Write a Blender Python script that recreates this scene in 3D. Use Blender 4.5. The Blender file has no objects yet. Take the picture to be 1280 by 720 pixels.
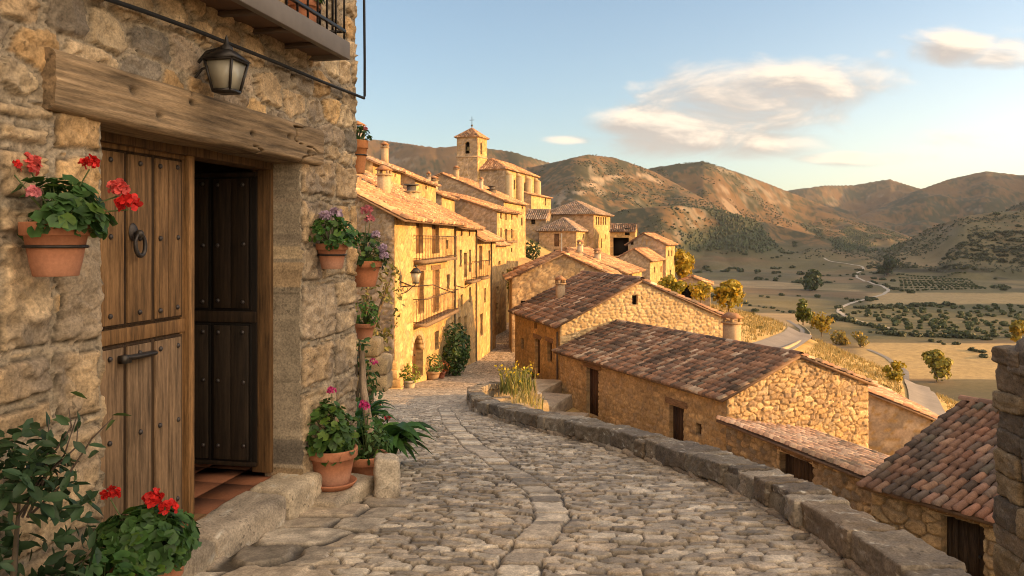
import bpy, math, random
import numpy as np
from mathutils import Vector, Matrix
random.seed(7)
RS = np.random.RandomState(11)
S = bpy.context.scene
COL = S.collection
R = math.radians

# ------------------------------------------------------------------ camera, sky, sun, exposure
F = 1.0                                    # focal length in units of 1000 photo pixels
cam = bpy.data.cameras.new('camera'); cam_o = bpy.data.objects.new('camera', cam); COL.objects.link(cam_o)
cam_o.location = (0, 0, 0); cam_o.rotation_euler = (R(90), 0, 0)
cam.sensor_width = 36; cam.lens = 28.125; cam.shift_y = -60/1280
cam.clip_start = .1; cam.clip_end = 40000
S.camera = cam_o
SUN_AZ, SUN_EL = -7.0, 13.0                # degrees; azimuth counted from +X towards +Y
sd = Vector((math.cos(R(SUN_EL))*math.cos(R(SUN_AZ)), math.cos(R(SUN_EL))*math.sin(R(SUN_AZ)), math.sin(R(SUN_EL))))
sun = bpy.data.lights.new('sun', 'SUN'); sun.energy = 5.0; sun.angle = R(.55); sun.color = (1.0, .525, .165)
sun_o = bpy.data.objects.new('sun', sun); COL.objects.link(sun_o)
sun_o.rotation_euler = sd.to_track_quat('Z', 'Y').to_euler()
sun_o.location = (60, -10, 40)
S.view_settings.view_transform = 'Standard'; S.view_settings.look = 'None'
S.view_settings.exposure = .95; S.view_settings.gamma = 1.0
S.view_settings.use_curve_mapping = False
S.cycles.use_denoising = True; S.cycles.denoising_prefilter = 'ACCURATE'; S.cycles.pixel_filter_type = 'BLACKMAN_HARRIS'; S.cycles.filter_width = 1.05
S.cycles.max_bounces = 6; S.cycles.diffuse_bounces = 4; S.cycles.transparent_max_bounces = 6; S.cycles.volume_bounces = 0

W = bpy.data.worlds.new('World'); S.world = W; W.use_nodes = True
class NT:
    """small helper for building node trees"""
    def __init__(s, nt): s.nt = nt
    def n(s, t, **kw):
        d = s.nt.nodes.new(t)
        for k, v in kw.items():
            if k == 'inp':
                for i, x in v.items():
                    if isinstance(x, bpy.types.NodeSocket): s.nt.links.new(x, d.inputs[i])
                    else: d.inputs[i].default_value = x
            else: setattr(d, k, v)
        return d
    def m(s, op, a, b=0.0, c=None, clamp=False):
        i = {0: a, 1: b}
        if c is not None: i[2] = c
        return s.n('ShaderNodeMath', operation=op, use_clamp=clamp, inp=i).outputs[0]
    def ramp(s, fac, stops, interp='LINEAR'):
        d = s.n('ShaderNodeValToRGB', inp={0: fac}); r = d.color_ramp; r.interpolation = interp
        while len(r.elements) < len(stops): r.elements.new(.5)
        for e, (p, c) in zip(r.elements, stops): e.position = p; e.color = (*c, 1) if len(c) == 3 else c
        return d.outputs[0]
    def mix(s, fac, a, b, mode='MIX'):
        d = s.n('ShaderNodeMix', data_type='RGBA', blend_type=mode)
        for i, x in ((0, fac), (6, a), (7, b)):
            if isinstance(x, bpy.types.NodeSocket): s.nt.links.new(x, d.inputs[i])
            else: d.inputs[i].default_value = (*x, 1) if isinstance(x, tuple) and len(x) == 3 else x
        return d.outputs[2]
    def noise(s, vec, scale, detail=4, rough=.55, dist=0):
        return s.n('ShaderNodeTexNoise', inp={'Vector': vec, 'Scale': scale, 'Detail': detail, 'Roughness': rough, 'Distortion': dist}).outputs[0]

FILL_CLOUD_COL = (7.3, 5.6, 3.8)
def world_sky():
    t = NT(W.node_tree); W.node_tree.nodes.clear()
    sky = t.n('ShaderNodeTexSky', sky_type='NISHITA', sun_disc=False)
    sky.sun_elevation = R(SUN_EL); sky.sun_rotation = R(90-SUN_AZ); sky.altitude = 600
    sky.air_density = 1.0; sky.dust_density = 2.2; sky.ozone_density = 1.0
    g = t.n('ShaderNodeTexCoord').outputs['Generated']
    xyz = t.n('ShaderNodeSeparateXYZ', inp={0: g})
    yy = t.m('MAXIMUM', xyz.outputs[1], .05)
    px = t.m('DIVIDE', xyz.outputs[0], yy); pz = t.m('DIVIDE', xyz.outputs[2], yy)
    vec = t.n('ShaderNodeCombineXYZ', inp={0: px, 1: pz}).outputs[0]
    # cloud banks as soft ellipses over the plane of the northern sky: centre, radii, strength
    blobs = [(980,112,105,34,1.1),(925,132,115,44,1.2),(840,152,95,26,1.1),(890,176,130,20,1.15),(830,125,45,20,.75),(1085,98,60,22,.8),(1010,165,70,10,.5),
             (798,108,22,9,.6),(1190,62,52,22,1.15),(1235,72,55,14,1.0),(1260,58,25,10,.7),(1112,68,22,9,.55),(1195,92,25,8,.6),(711,175,30,6,.9),(1080,198,75,9,.95),(1045,72,22,6,.5),
             (1230,172,70,12,.55),(1150,178,50,9,.4),(1270,36,30,6,.35)]
    def density(v):
        acc = None
        for (bx, by, rx, ry, st) in blobs:
            d = t.n('ShaderNodeVectorMath', operation='SUBTRACT', inp={0: v, 1: ((bx-640)/1000, (300-by)/1000, 0)}).outputs[0]
            d = t.n('ShaderNodeVectorMath', operation='MULTIPLY', inp={0: d, 1: (690/rx, 690/ry, 0)}).outputs[0]
            l = t.n('ShaderNodeVectorMath', operation='LENGTH', inp={0: d}).outputs[1]
            e = t.m('MULTIPLY', t.n('ShaderNodeMapRange', interpolation_type='SMOOTHERSTEP', inp={0: l, 1: 1.5, 2: .0, 3: 0.0, 4: 1.0}).outputs[0], st)
            acc = e if acc is None else t.m('MAXIMUM', acc, e)
        nv = t.n('ShaderNodeVectorMath', operation='MULTIPLY', inp={0: v, 1: (.8, 2.0, 0)}).outputs[0]
        nz = t.noise(nv, 11, 8, .6, .6)
        return t.m('ADD', acc, t.m('MULTIPLY', t.m('SUBTRACT', nz, .5), 1.75))
    d0 = density(vec)
    d1 = density(t.n('ShaderNodeVectorMath', operation='ADD', inp={0: vec, 1: (.012, .014, 0)}).outputs[0])
    ypos = t.m('GREATER_THAN', xyz.outputs[1], .06)
    alpha = t.m('MULTIPLY', t.n('ShaderNodeMapRange', interpolation_type='SMOOTHSTEP', inp={0: d0, 1: .28, 2: 1.2, 3: 0.0, 4: .9}).outputs[0], ypos)
    lit = t.n('ShaderNodeMapRange', interpolation_type='SMOOTHSTEP', inp={0: t.m('SUBTRACT', d0, d1), 1: -.18, 2: .50, 3: 0.0, 4: 1.0}).outputs[0]
    ccol = t.mix(lit, (2.5, 2.15, 1.9), (5.3, 4.3, 3.3))
    tint = t.mix(1.0, sky.outputs[0], SKY_TINT, 'MULTIPLY')
    sg = t.n('ShaderNodeVectorMath', operation='DOT_PRODUCT', inp={0: g, 1: tuple(sd)}).outputs[1]
    sg = t.n('ShaderNodeMapRange', interpolation_type='SMOOTHSTEP', inp={0: sg, 1: -.1, 2: .95, 3: 0.0, 4: 1.0}).outputs[0]
    sz = t.n('ShaderNodeMapRange', interpolation_type='SMOOTHSTEP', inp={0: xyz.outputs[2], 1: .34, 2: .0, 3: 0.0, 4: 1.0}).outputs[0]
    glow = t.n('ShaderNodeVectorMath', operation='SCALE', inp={0: (2.6, 1.75, .9), 3: t.m('MULTIPLY', sg, sz)}).outputs[0]
    tint = t.n('ShaderNodeVectorMath', operation='ADD', inp={0: tint, 1: glow}).outputs[0]
    out = t.mix(alpha, tint, ccol)
    # warm cloud sheets added in the unseen sky, overhead and behind, as fill light
    zp = t.m('ADD', t.m('MAXIMUM', xyz.outputs[2], 0.0), .12)
    sv = t.n('ShaderNodeCombineXYZ', inp={0: t.m('DIVIDE', xyz.outputs[0], zp), 1: t.m('DIVIDE', xyz.outputs[1], zp)}).outputs[0]
    sn = t.noise(sv, 1.1, 6, .6, .4)
    sa = t.n('ShaderNodeMapRange', interpolation_type='SMOOTHSTEP', inp={0: sn, 1: .36, 2: .62, 3: 0.0, 4: .9}).outputs[0]
    sy = t.n('ShaderNodeMapRange', interpolation_type='SMOOTHSTEP', inp={0: xyz.outputs[1], 1: .62, 2: .1, 3: 0.0, 4: 1.0}).outputs[0]
    dt = t.n('ShaderNodeVectorMath', operation='DOT_PRODUCT', inp={0: g, 1: (.72, -.62, .31)}).outputs[1]
    gl = t.n('ShaderNodeMapRange', interpolation_type='SMOOTHSTEP', inp={0: dt, 1: -.1, 2: 1.0, 3: .45, 4: 2.6}).outputs[0]
    cl = t.n('ShaderNodeVectorMath', operation='SCALE', inp={0: FILL_CLOUD_COL, 3: gl}).outputs[0]
    out = t.mix(t.m('MULTIPLY', sa, sy), out, cl)
    bg = t.n('ShaderNodeBackground', inp={0: out, 1: SKY_STRENGTH})
    t.n('ShaderNodeOutputWorld', inp={0: bg.outputs[0]})
SKY_TINT, SKY_STRENGTH = (.95, .99, .99), .132
world_sky()

# ------------------------------------------------------------------ mesh helpers
def mesh_np(name, V, Q=None, T=None, cols=None, smooth=False):
    V = np.asarray(V, dtype=np.float32).reshape(-1, 3)
    parts = []; tot = []
    if Q is not None and len(Q): Q = np.asarray(Q, dtype=np.int32).reshape(-1, 4); parts.append(Q.ravel()); tot.append(np.full(len(Q), 4, np.int32))
    if T is not None and len(T): T = np.asarray(T, dtype=np.int32).reshape(-1, 3); parts.append(T.ravel()); tot.append(np.full(len(T), 3, np.int32))
    me = bpy.data.meshes.new(name)
    me.vertices.add(len(V)); me.vertices.foreach_set('co', V.ravel())
    li = np.concatenate(parts); tt = np.concatenate(tot)
    me.loops.add(len(li)); me.loops.foreach_set('vertex_index', li)
    me.polygons.add(len(tt)); me.polygons.foreach_set('loop_start', np.concatenate(([0], np.cumsum(tt)[:-1])).astype(np.int32))
    me.polygons.foreach_set('loop_total', tt)
    if smooth: me.polygons.foreach_set('use_smooth', np.ones(len(tt), bool))
    me.update(calc_edges=True)
    if cols is not None:
        a = me.color_attributes.new('Col', 'FLOAT_COLOR', 'POINT')
        c = np.ones((len(V), 4), np.float32); c[:, :3] = cols
        a.data.foreach_set('color', c.ravel())
    return me

class B:
    """collects shapes that become ONE mesh"""
    def __init__(s): s.v = []; s.q = []; s.t = []; s.c = []; s.n = 0
    def add(s, V, Q=None, T=None, col=(.5, .5, .5)):
        V = np.asarray(V, float).reshape(-1, 3); k = len(V)
        c = np.asarray(col, float)
        if c.ndim == 1: c = np.repeat(c[None, :], k, 0)
        s.v.append(V); s.c.append(c)
        if Q is not None and len(Q): s.q.append(np.asarray(Q, int).reshape(-1, 4)+s.n)
        if T is not None and len(T): s.t.append(np.asarray(T, int).reshape(-1, 3)+s.n)
        s.n += k; return s
    def box(s, x0, x1, y0, y1, z0, z1, col=(.5, .5, .5)):
        V = [(x, y, z) for x in (x0, x1) for y in (y0, y1) for z in (z0, z1)]
        return s.add(V, [(0, 1, 3, 2), (4, 6, 7, 5), (0, 4, 5, 1), (2, 3, 7, 6), (0, 2, 6, 4), (1, 5, 7, 3)], None, col)
    def hexa(s, P, col=(.5, .5, .5)):
        """8 points: bottom ring of 4 then top ring of 4"""
        return s.add(P, [(3, 2, 1, 0), (4, 5, 6, 7), (0, 1, 5, 4), (1, 2, 6, 5), (2, 3, 7, 6), (3, 0, 4, 7)], None, col)
    def beam(s, a, b, w, h, col=(.5, .5, .5)):
        a = np.array(a, float); b = np.array(b, float); d = b-a; d /= np.linalg.norm(d)+1e-9
        up = np.array((0, 0, 1.)) if abs(d[2]) < .9 else np.array((1., 0, 0))
        x = np.cross(d, up); x /= np.linalg.norm(x); y = np.cross(x, d)
        P = [p+x*sx*w/2+y*sy*h/2 for p in (a, b) for sx, sy in ((-1, -1), (1, -1), (1, 1), (-1, 1))]
        return s.hexa(P, col)
    def grid(s, G, col=(.5, .5, .5), closed=False, keep=None):
        G = np.asarray(G, float); m, n = G.shape[:2]
        i = np.arange(m*n).reshape(m, n)
        if closed: i = np.concatenate([i, i[:, :1]], 1)
        Q = np.stack([i[:-1, :-1], i[:-1, 1:], i[1:, 1:], i[1:, :-1]], -1)
        Q = Q[keep] if keep is not None else Q.reshape(-1, 4)
        c = np.asarray(col, float)
        if c.ndim == 3: c = c.reshape(-1, 3)
        return s.add(G.reshape(-1, 3), Q, None, c)
    def tube(s, pts, rad, seg=8, col=(.5, .5, .5), cap=True):
        P = np.asarray(pts, float); n = len(P)
        rad = np.full(n, rad, float) if np.isscalar(rad) else np.asarray(rad, float)
        d = np.gradient(P, axis=0); d /= np.linalg.norm(d, axis=1, keepdims=True)+1e-9
        ref = np.array((.31, .17, .93)) if abs(d.mean(0)[2]) < .8 else np.array((.95, .2, .1))
        x = np.cross(d, ref); x /= np.linalg.norm(x, axis=1, keepdims=True)+1e-9; y = np.cross(d, x)
        a = np.linspace(0, 2*math.pi, seg, endpoint=False)
        G = P[:, None]+rad[:, None, None]*(np.cos(a)[None, :, None]*x[:, None]+np.sin(a)[None, :, None]*y[:, None])
        base = s.n; s.grid(G, col, closed=True)
        if cap:
            for r, p in ((0, P[0]), (n-1, P[-1])):
                idx = np.arange(seg)+r*seg
                s.add([p], None, None, col); k = s.n-1
                T = [(base+idx[j], base+idx[(j+1) % seg], k) for j in range(seg)]
                s.t.append(np.asarray(T, int))
        return s
    def lathe(s, prof, c=(0, 0, 0), seg=24, col=(.5, .5, .5)):
        a = np.linspace(0, 2*math.pi, seg, endpoint=False)
        G = np.array([[(c[0]+r*math.cos(t), c[1]+r*math.sin(t), c[2]+z) for t in a] for r, z in prof])
        cc = np.asarray(col, float)
        if cc.ndim == 2: cc = np.repeat(cc[:, None, :], seg, 1)
        return s.grid(G, cc, closed=True)
    def ball(s, c, r, seg=10, rings=6, col=(.5, .5, .5), sq=(1, 1, 1)):
        pr = [(r*math.sin(math.pi*i/rings), -r*math.cos(math.pi*i/rings)) for i in range(rings+1)]
        a = np.linspace(0, 2*math.pi, seg, endpoint=False)
        G = np.array([[(c[0]+sq[0]*q*math.cos(t), c[1]+sq[1]*q*math.sin(t), c[2]+sq[2]*z) for t in a] for q, z in pr])
        return s.grid(G, col, closed=True)
    def arrays(s):
        return (np.concatenate(s.v), np.concatenate(s.q) if s.q else None, np.concatenate(s.t) if s.t else None, np.concatenate(s.c))
    def build(s, name, mat, parent=None, smooth=False, loc=None, bevel=0):
        V, Q, T, C = s.arrays()
        if loc is not None: V = V-np.asarray(loc, float)
        o = bpy.data.objects.new(name, mesh_np(name, V, Q, T, C, smooth)); COL.objects.link(o)
        o.data.materials.append(mat)
        if loc is not None: o.location = loc
        if parent is not None: o.parent = parent
        if bevel:
            md = o.modifiers.new('bevel', 'BEVEL'); md.width = bevel; md.segments = 2; md.limit_method = 'ANGLE'
        return o

def tag(o, label=None, cat=None, group=None, kind=None):
    for k, v in (('label', label), ('category', cat), ('group', group), ('kind', kind)):
        if v: o[k] = v
    return o
def thing(name, label, cat, loc=(0, 0, 0), rot=0, group=None):
    o = bpy.data.objects.new(name, None); COL.objects.link(o); o.empty_display_size = .2
    o.location = loc; o.rotation_euler = (0, 0, rot)
    return tag(o, label, cat, group)
def dup(root, loc, rot=0, scale=1, label=None, group=None):
    r = root.copy(); COL.objects.link(r); r.location = loc; r.rotation_euler = (0, 0, rot)
    r.scale = (scale,)*3 if np.isscalar(scale) else scale
    if label: r['label'] = label
    if group: r['group'] = group
    for ch in root.children:
        c = ch.copy(); COL.objects.link(c); c.parent = r
        for g in ch.children:
            d = g.copy(); COL.objects.link(d); d.parent = c
    return r

# ------------------------------------------------------------------ noise and stone patterns (numpy)
def h2(ix, iy, s):
    n = (ix.astype(np.int64)*374761393+iy.astype(np.int64)*668265263+int(s)*1274126177) & 0xffffffff
    n = ((n ^ (n >> 13))*1274126177) & 0xffffffff
    n = n ^ (n >> 16)
    return (n & 0xffffff)/float(0x1000000)
def vn(x, y, s=0):
    xi = np.floor(x); yi = np.floor(y); fx = x-xi; fy = y-yi
    fx = fx*fx*(3-2*fx); fy = fy*fy*(3-2*fy)
    a = h2(xi, yi, s); b = h2(xi+1, yi, s); c = h2(xi, yi+1, s); d = h2(xi+1, yi+1, s)
    return (a*(1-fx)+b*fx)*(1-fy)+(c*(1-fx)+d*fx)*fy
def fbm(x, y, s=0, o=4, g=.5):
    t = 0; a = 1; n = 0
    for k in range(o):
        t = t+a*vn(x*2**k+17.3*k, y*2**k-9.1*k, s+k); n += a; a *= g
    return t/n
def sm(a, b, x):
    t = np.clip((x-a)/(b-a), 0, 1); return t*t*(3-2*t)
def cells(u, v, sw, sh, seed, jit=.3, p=3, warp=.25, wsc=1.2, size=.18):
    U = u/sw+warp*(fbm(u/sw*wsc*.7, v/sh*wsc*.5, seed+50, 2)-.5)*2; V = v/sh+warp*(fbm(u/sw*wsc*.7+31, v/sh*wsc*.5+7, seed+60, 2)-.5)*2
    j0 = np.floor(V); F1 = np.full(U.shape, 9.); F2 = np.full(U.shape, 9.); ID = np.zeros(U.shape); ID2 = np.zeros(U.shape); du = np.zeros(U.shape); dv = np.zeros(U.shape)
    for dj in (-1, 0, 1):
        j = j0+dj; off = .5*np.mod(j, 2)+.35*h2(j, j*0, seed+9); i0 = np.floor(U-off)
        for di in (-1, 0, 1):
            i = i0+di
            a = U-(i+off+.5+jit*(h2(i, j, seed)-.5)*2); b = V-(j+.5+jit*(h2(i, j, seed+1)-.5)*1.6)
            d = (np.abs(a)**p+np.abs(b)**p)**(1/p)-size*h2(i, j, seed+2)
            n1 = d < F1; n2 = (~n1) & (d < F2)
            F2 = np.where(n1, F1, np.where(n2, d, F2))
            ID = np.where(n1, i, ID); ID2 = np.where(n1, j, ID2); du = np.where(n1, a, du); dv = np.where(n1, b, dv)
            F1 = np.where(n1, d, F1)
    return F2-F1, ID, ID2, du, dv
def pick(r, pal):
    pal = np.asarray(pal, float); return pal[np.clip((r*len(pal)).astype(int), 0, len(pal)-1)]

TAN = [(.42,.285,.15),(.47,.33,.18),(.38,.25,.13),(.49,.32,.15),(.36,.26,.155),(.43,.275,.12),(.31,.215,.125),(.52,.39,.235)]
GREY = [(.34,.30,.25),(.28,.25,.21),(.38,.33,.26),(.25,.22,.18),(.40,.36,.30),(.31,.26,.20)]
DARKB = [(.24,.18,.12),(.20,.16,.12),(.29,.21,.13),(.33,.25,.16),(.26,.22,.17)]
def masonry(sw, sh, seed, depth=.03, joint=.10, soft=.16, pal=TAN, mortar=(.36,.29,.21), jit=.3, warp=.25, p=3, rough=.5, blocks=None, tilt=.4, stain=.5, ml=0., chip=0., groove=0.):
    """returns f(u, v) -> (height, colour) of a stone wall"""
    def f(u, v):
        e, i, j, du, dv = cells(u, v, sw, sh, seed, jit, p, warp)
        r1 = h2(i, j, seed+20); r2 = h2(i, j, seed+21); r3 = h2(i, j, seed+22); r4 = h2(i, j, seed+23)
        jo = np.full(u.shape, joint); so = np.full(u.shape, soft)
        tl = np.full(u.shape, tilt)
        base = .6+.4*r3
        if blocks:
            wu = u+.035*(fbm(u*5, v*5, seed+70, 3)-.5)*2; wv = v+.035*(fbm(u*5+9, v*5+3, seed+71, 3)-.5)*2
            for k, (a, b, c, d) in enumerate(blocks):
                dd = np.minimum(np.minimum(wu-a, b-wu), np.minimum(wv-c, d-wv))
                inside = dd > -.004
                kk = np.array([k, k+7]); rr = h2(kk, kk*3+1, seed+90)
                e = np.where(inside, np.maximum(dd, 0)*6, e); r1 = np.where(inside, .02+.36*rr[0], r1); r2 = np.where(inside, rr[1], r2)
                r3 = np.where(inside, .75, r3); r4 = np.where(inside, .2+.5*rr[1], r4); jo = np.where(inside, .04, jo); so = np.where(inside, .13, so)
                du = np.where(inside, 0, du); dv = np.where(inside, 0, dv); base = np.where(inside, .78+.12*rr[0], base)
        n = fbm(u*19, v*19, seed+30, 4); n2 = fbm(u*60, v*60, seed+31, 3); n3 = fbm(u*3.1, v*3.1, seed+32, 3)
        jw = jo*(.7+.8*fbm(u*9, v*9, seed+35, 2))
        s = sm(jw, jw+so, e)
        h = depth*(s*(base+tl*((r1-.5)*du*1.2+(r2-.5)*dv*1.2))+rough*(s*.8+.2)*((n-.5)*.9+(n2-.5)*.35))
        if ml: h = h+depth*(1-s)*(ml+.5*(n2-.5)+.4*(n-.5))
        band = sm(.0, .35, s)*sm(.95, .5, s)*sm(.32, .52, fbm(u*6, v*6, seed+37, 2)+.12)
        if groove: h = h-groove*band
        if chip:
            ce, ci, cj, cu, cv = cells(u, v, .085, .06, seed+200, .45, 2.2, .6)
            q1, q2, q3 = h2(ci, cj, seed+201)-.5, h2(ci, cj, seed+202)-.5, h2(ci, cj, seed+203)-.5
            h = h+depth*chip*s*(q1*cu*1.4+q2*cv*1.4+q3*.55*sm(.45, .6, n3+.3*q3))
        c = pick(r1, pal)*(.82+.36*r2)[..., None]
        c = c*(.60+.78*n)[..., None]
        dk = sm(.56, .74, n3+.25*(r4-.5))*stain
        c = c*(1-dk[..., None])+np.array((.17,.14,.11))*dk[..., None]
        c = c*(.74+.52*fbm(u*.8, v*.45, seed+36, 3))[..., None]
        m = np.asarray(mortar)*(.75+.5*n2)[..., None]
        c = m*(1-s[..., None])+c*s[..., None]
        if groove: c = c*(1-.7*band)[..., None]  # grooves also darkened in colour, as crevice shade
        return h, c
    return f

# ------------------------------------------------------------------ materials
def mat(name, base=None, attr=True, rough=.9, nscale=6, namp=.35, bump=.0, bscale=40, metallic=0, spec=.3, stretch=None, trans=0, coat=0, fine=0, pits=0, pscale=30):
    m = bpy.data.materials.new(name); m.use_nodes = True; t = NT(m.node_tree)
    pb = m.node_tree.nodes['Principled BSDF']; out = m.node_tree.nodes['Material Output']
    oc = t.n('ShaderNodeTexCoord').outputs['Object']
    if stretch: oc = t.n('ShaderNodeMapping', inp={0: oc, 3: stretch}).outputs[0]
    c = t.n('ShaderNodeAttribute', attribute_name='Col').outputs[0] if attr else None
    if c is None: c = t.n('ShaderNodeRGB').outputs[0]; c.default_value = (*base, 1)
    nz = t.noise(oc, nscale, 5, .6)
    f = t.n('ShaderNodeMapRange', inp={0: nz, 1: .25, 2: .75, 3: 1-namp, 4: 1+namp}).outputs[0]
    if fine:
        n2 = t.noise(oc, nscale*9, 3, .6)
        f = t.m('MULTIPLY', f, t.n('ShaderNodeMapRange', inp={0: n2, 1: .3, 2: .7, 3: 1-fine, 4: 1+fine}).outputs[0])
    pit = None
    if pits:
        pn = t.noise(oc, pscale, 3, .5, .3); pm = t.noise(oc, pscale*.12, 2, .5)
        pit = t.m('MULTIPLY', t.n('ShaderNodeMapRange', interpolation_type='SMOOTHSTEP', inp={0: pn, 1: .60, 2: .68, 3: 0.0, 4: 1.0}).outputs[0], t.n('ShaderNodeMapRange', inp={0: pm, 1: .42, 2: .62, 3: 0.0, 4: 1.0}).outputs[0])
        f = t.m('MULTIPLY', f, t.m('SUBTRACT', 1.0, t.m('MULTIPLY', pit, pits)))
    cc = t.n('ShaderNodeVectorMath', operation='SCALE', inp={0: c, 3: f}).outputs[0]
    m.node_tree.links.new(cc, pb.inputs['Base Color'])
    pb.inputs['Roughness'].default_value = rough; pb.inputs['Metallic'].default_value = metallic
    pb.inputs['Specular IOR Level'].default_value = spec
    if bump:
        bn = t.n('ShaderNodeBump', inp={0: bump, 1: .02, 2: t.m('SUBTRACT', t.noise(oc, bscale, 6, .7), t.m('MULTIPLY', pit, .35)) if pit is not None else t.noise(oc, bscale, 5, .65)})
        m.node_tree.links.new(bn.outputs[0], pb.inputs['Normal'])
    if trans:
        tr = t.n('ShaderNodeBsdfTranslucent', inp={0: cc})
        ms = t.n('ShaderNodeMixShader', inp={0: trans, 1: pb.outputs[0], 2: tr.outputs[0]})
        m.node_tree.links.new(ms.outputs[0], out.inputs[0])
    return m
M = dict(
    stone=mat('stone', nscale=9, namp=.28, bump=1.0, bscale=38, fine=.34, pits=.5, pscale=34),
    farstone=mat('weathered masonry', nscale=1.3, namp=.2, bump=.5, bscale=9, fine=.18),
    tile=mat('clay tile', nscale=5, namp=.3, bump=.5, bscale=30, rough=.85, fine=.2),
    cobble=mat('worn cobble', nscale=10, namp=.28, bump=1.0, bscale=40, rough=.7, spec=.4, fine=.3, pits=.4, pscale=40),
    wood=mat('old wood', nscale=3.6, namp=.75, bump=.9, bscale=7, rough=.8, stretch=(14, 14, 1), fine=.25),
    woodh=mat('old wood beam', nscale=3.6, namp=.7, bump=1.0, bscale=6, rough=.85, stretch=(1, 12, 14), fine=.25),
    iron=mat('iron', nscale=30, namp=.3, rough=.5, metallic=.7, spec=.5, bump=.2),
    terra=mat('terracotta', nscale=8, namp=.22, rough=.85, bump=.15, bscale=80, fine=.12),
    leaf=mat('leaf', nscale=20, namp=.25, rough=.5, spec=.35, trans=.28),
    petal=mat('petal', nscale=40, namp=.15, rough=.6, trans=.3),
    bark=mat('bark', nscale=12, namp=.4, rough=.95, bump=.8, bscale=30),
    soil=mat('soil', nscale=40, namp=.4, rough=1),
    ground=mat('terrain', nscale=.35, namp=.22, rough=1, fine=.2, bump=.6, bscale=2.5),
    road=mat('road', nscale=1.2, namp=.15, rough=.9, fine=.1, bump=.2, bscale=12),
    paint=mat('plain', nscale=8, namp=.15, rough=.7),
)
def glass(name, col, rough=.12, alpha=None, emit=0):
    m = bpy.data.materials.new(name); m.use_nodes = True; pb = m.node_tree.nodes['Principled BSDF']
    pb.inputs['Base Color'].default_value = (*col, 1); pb.inputs['Roughness'].default_value = rough
    return m
M['pane'] = glass('window pane', (.03, .035, .04))
M['lampglass'] = glass('frosted lamp pane', (.38, .35, .27), .3)
# ------------------------------------------------------------------ the lie of the land (eye level is z = 0)
SY = np.array([-6, 0, 2.6, 4.2, 5.1, 6.2, 7.9, 11.5, 20, 30, 40, 50, 60, 70, 85.])
SZ = np.array([-1.55, -1.56, -1.58, -1.66, -1.73, -1.85, -2.05, -2.53, -4.0, -5.55, -6.75, -7.45, -7.75, -7.75, -7.3])
_ys = np.linspace(-6, 85, 1821); _zs = np.interp(_ys, SY, SZ)
_k = np.hanning(41); _k /= _k.sum(); _zs = np.convolve(np.pad(_zs, 20, mode='edge'), _k, 'valid')
def zstreet(y): return np.interp(y, _ys, _zs)
EL = np.array([(-6, -3.9), (2.6, -2.1), (4.2, -1.75), (5.8, -1.3), (6.5, -1.35), (8, -1.6), (11.5, -2.4), (20, -4.6), (30, -5.0), (42, -3.6), (57, -1.7), (66, -1.2), (75, -.6)])
ER = np.array([(-6, 3.6), (2.2, 1.85), (4.0, 1.84), (5.3, 1.72), (6.05, 1.6), (6.7, 1.42), (8, .98), (9, .5), (11.4, -.3), (13, -.5), (17, -.75), (19.5, -.5), (22, .2), (24, .9), (28, .8), (34, .7), (40, 1.0), (45, .6), (57, 1.2), (66, 1.2), (75, 1.5)])
def street_lr(y): return np.interp(y, EL[:, 0], EL[:, 1]), np.interp(y, ER[:, 0], ER[:, 1])

CP = np.array([(-1,-6,-1.9),(-1,0,-1.9),(-1,5,-2.0),(-1,8,-2.3),(-1.8,11.5,-2.8),(-2.4,20,-4.3),(-3,30,-5.9),(-2,40,-7.1),(-1,50,-7.8),(0,60,-8.1),(.5,70,-8.0),
 (3.4,4,-5),(3.2,8,-5.5),(2.6,11,-6),(1.9,15,-6.5),(1.2,19,-6.6),(2.0,24,-6.6),(1.5,31,-7.0),(1.2,36,-7.2),(5,26,-7.8),(2.5,33,-7.5),(4,20,-7.5),(6,15,-7.4),(8,12,-7.2),(8,24,-8.0),(11,24,-8.4),
 (-10,0,-1.7),(-10,10,-1.6),(-10,25,-3),(-20,30,-1),(-15,45,-2),(-12,60,-1),(-10,80,2),(-9,100,4),(-9,125,7),(-6,150,8),(0,165,7),(-20,130,10),(-40,100,10),(-40,40,6),(-40,0,5),(-30,170,10),
 (5,55,-7.2),(5,70,-5.5),(1,88,-3),(6,90,-4.2),(4,105,-3.5),(9,115,-3.2),(14,104,-5.6),(16,92,-6.4),(15,80,-7),(10,48,-7.8),(14,40,-8.3),(14,60,-7.8),
 (21,100,-7.6),(26,100,-9),(30,112,-9.6),(36,108,-11.2),(36,96,-12.4),(42,95,-14.5),(46,88,-17.3),(50,80,-18.5),(64,100,-25),(30,70,-12),(26,55,-10.6),(20,42,-9.2),(16,32,-8.7),(13,20,-8),(20,20,-10.5),(40,50,-18),(40,20,-15),(60,60,-28),
 (100,100,-42),(80,30,-34),(80,0,-32),(40,0,-14),(20,0,-7),(10,0,-5),(7,-4,-4),(30,132,-14),(45,125,-22),(60,150,-34),(90,200,-50),(30,170,-19),(15,200,-14),(60,250,-52),(150,150,-62),(0,260,-34),(100,350,-68),(0,350,-66),(-100,350,-45),(-100,200,0),(-100,100,10),(-100,0,10),(-60,260,-14),
 (200,50,-66),(200,300,-69),(250,-100,-68),(0,-120,-4),(80,-120,-40),(-100,-120,10)], float)
def _rbf_fit():
    d = np.hypot(CP[:, None, 0]-CP[None, :, 0], CP[:, None, 1]-CP[None, :, 1]); n = len(CP)
    A = np.zeros((n+3, n+3)); A[:n, :n] = -d; A[:n, n] = 1; A[:n, n+1:] = CP[:, :2]; A[n, :n] = 1; A[n+1:, :n] = CP[:, :2].T
    return np.linalg.solve(A, np.concatenate([CP[:, 2], np.zeros(3)]))
_w = _rbf_fit()
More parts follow.
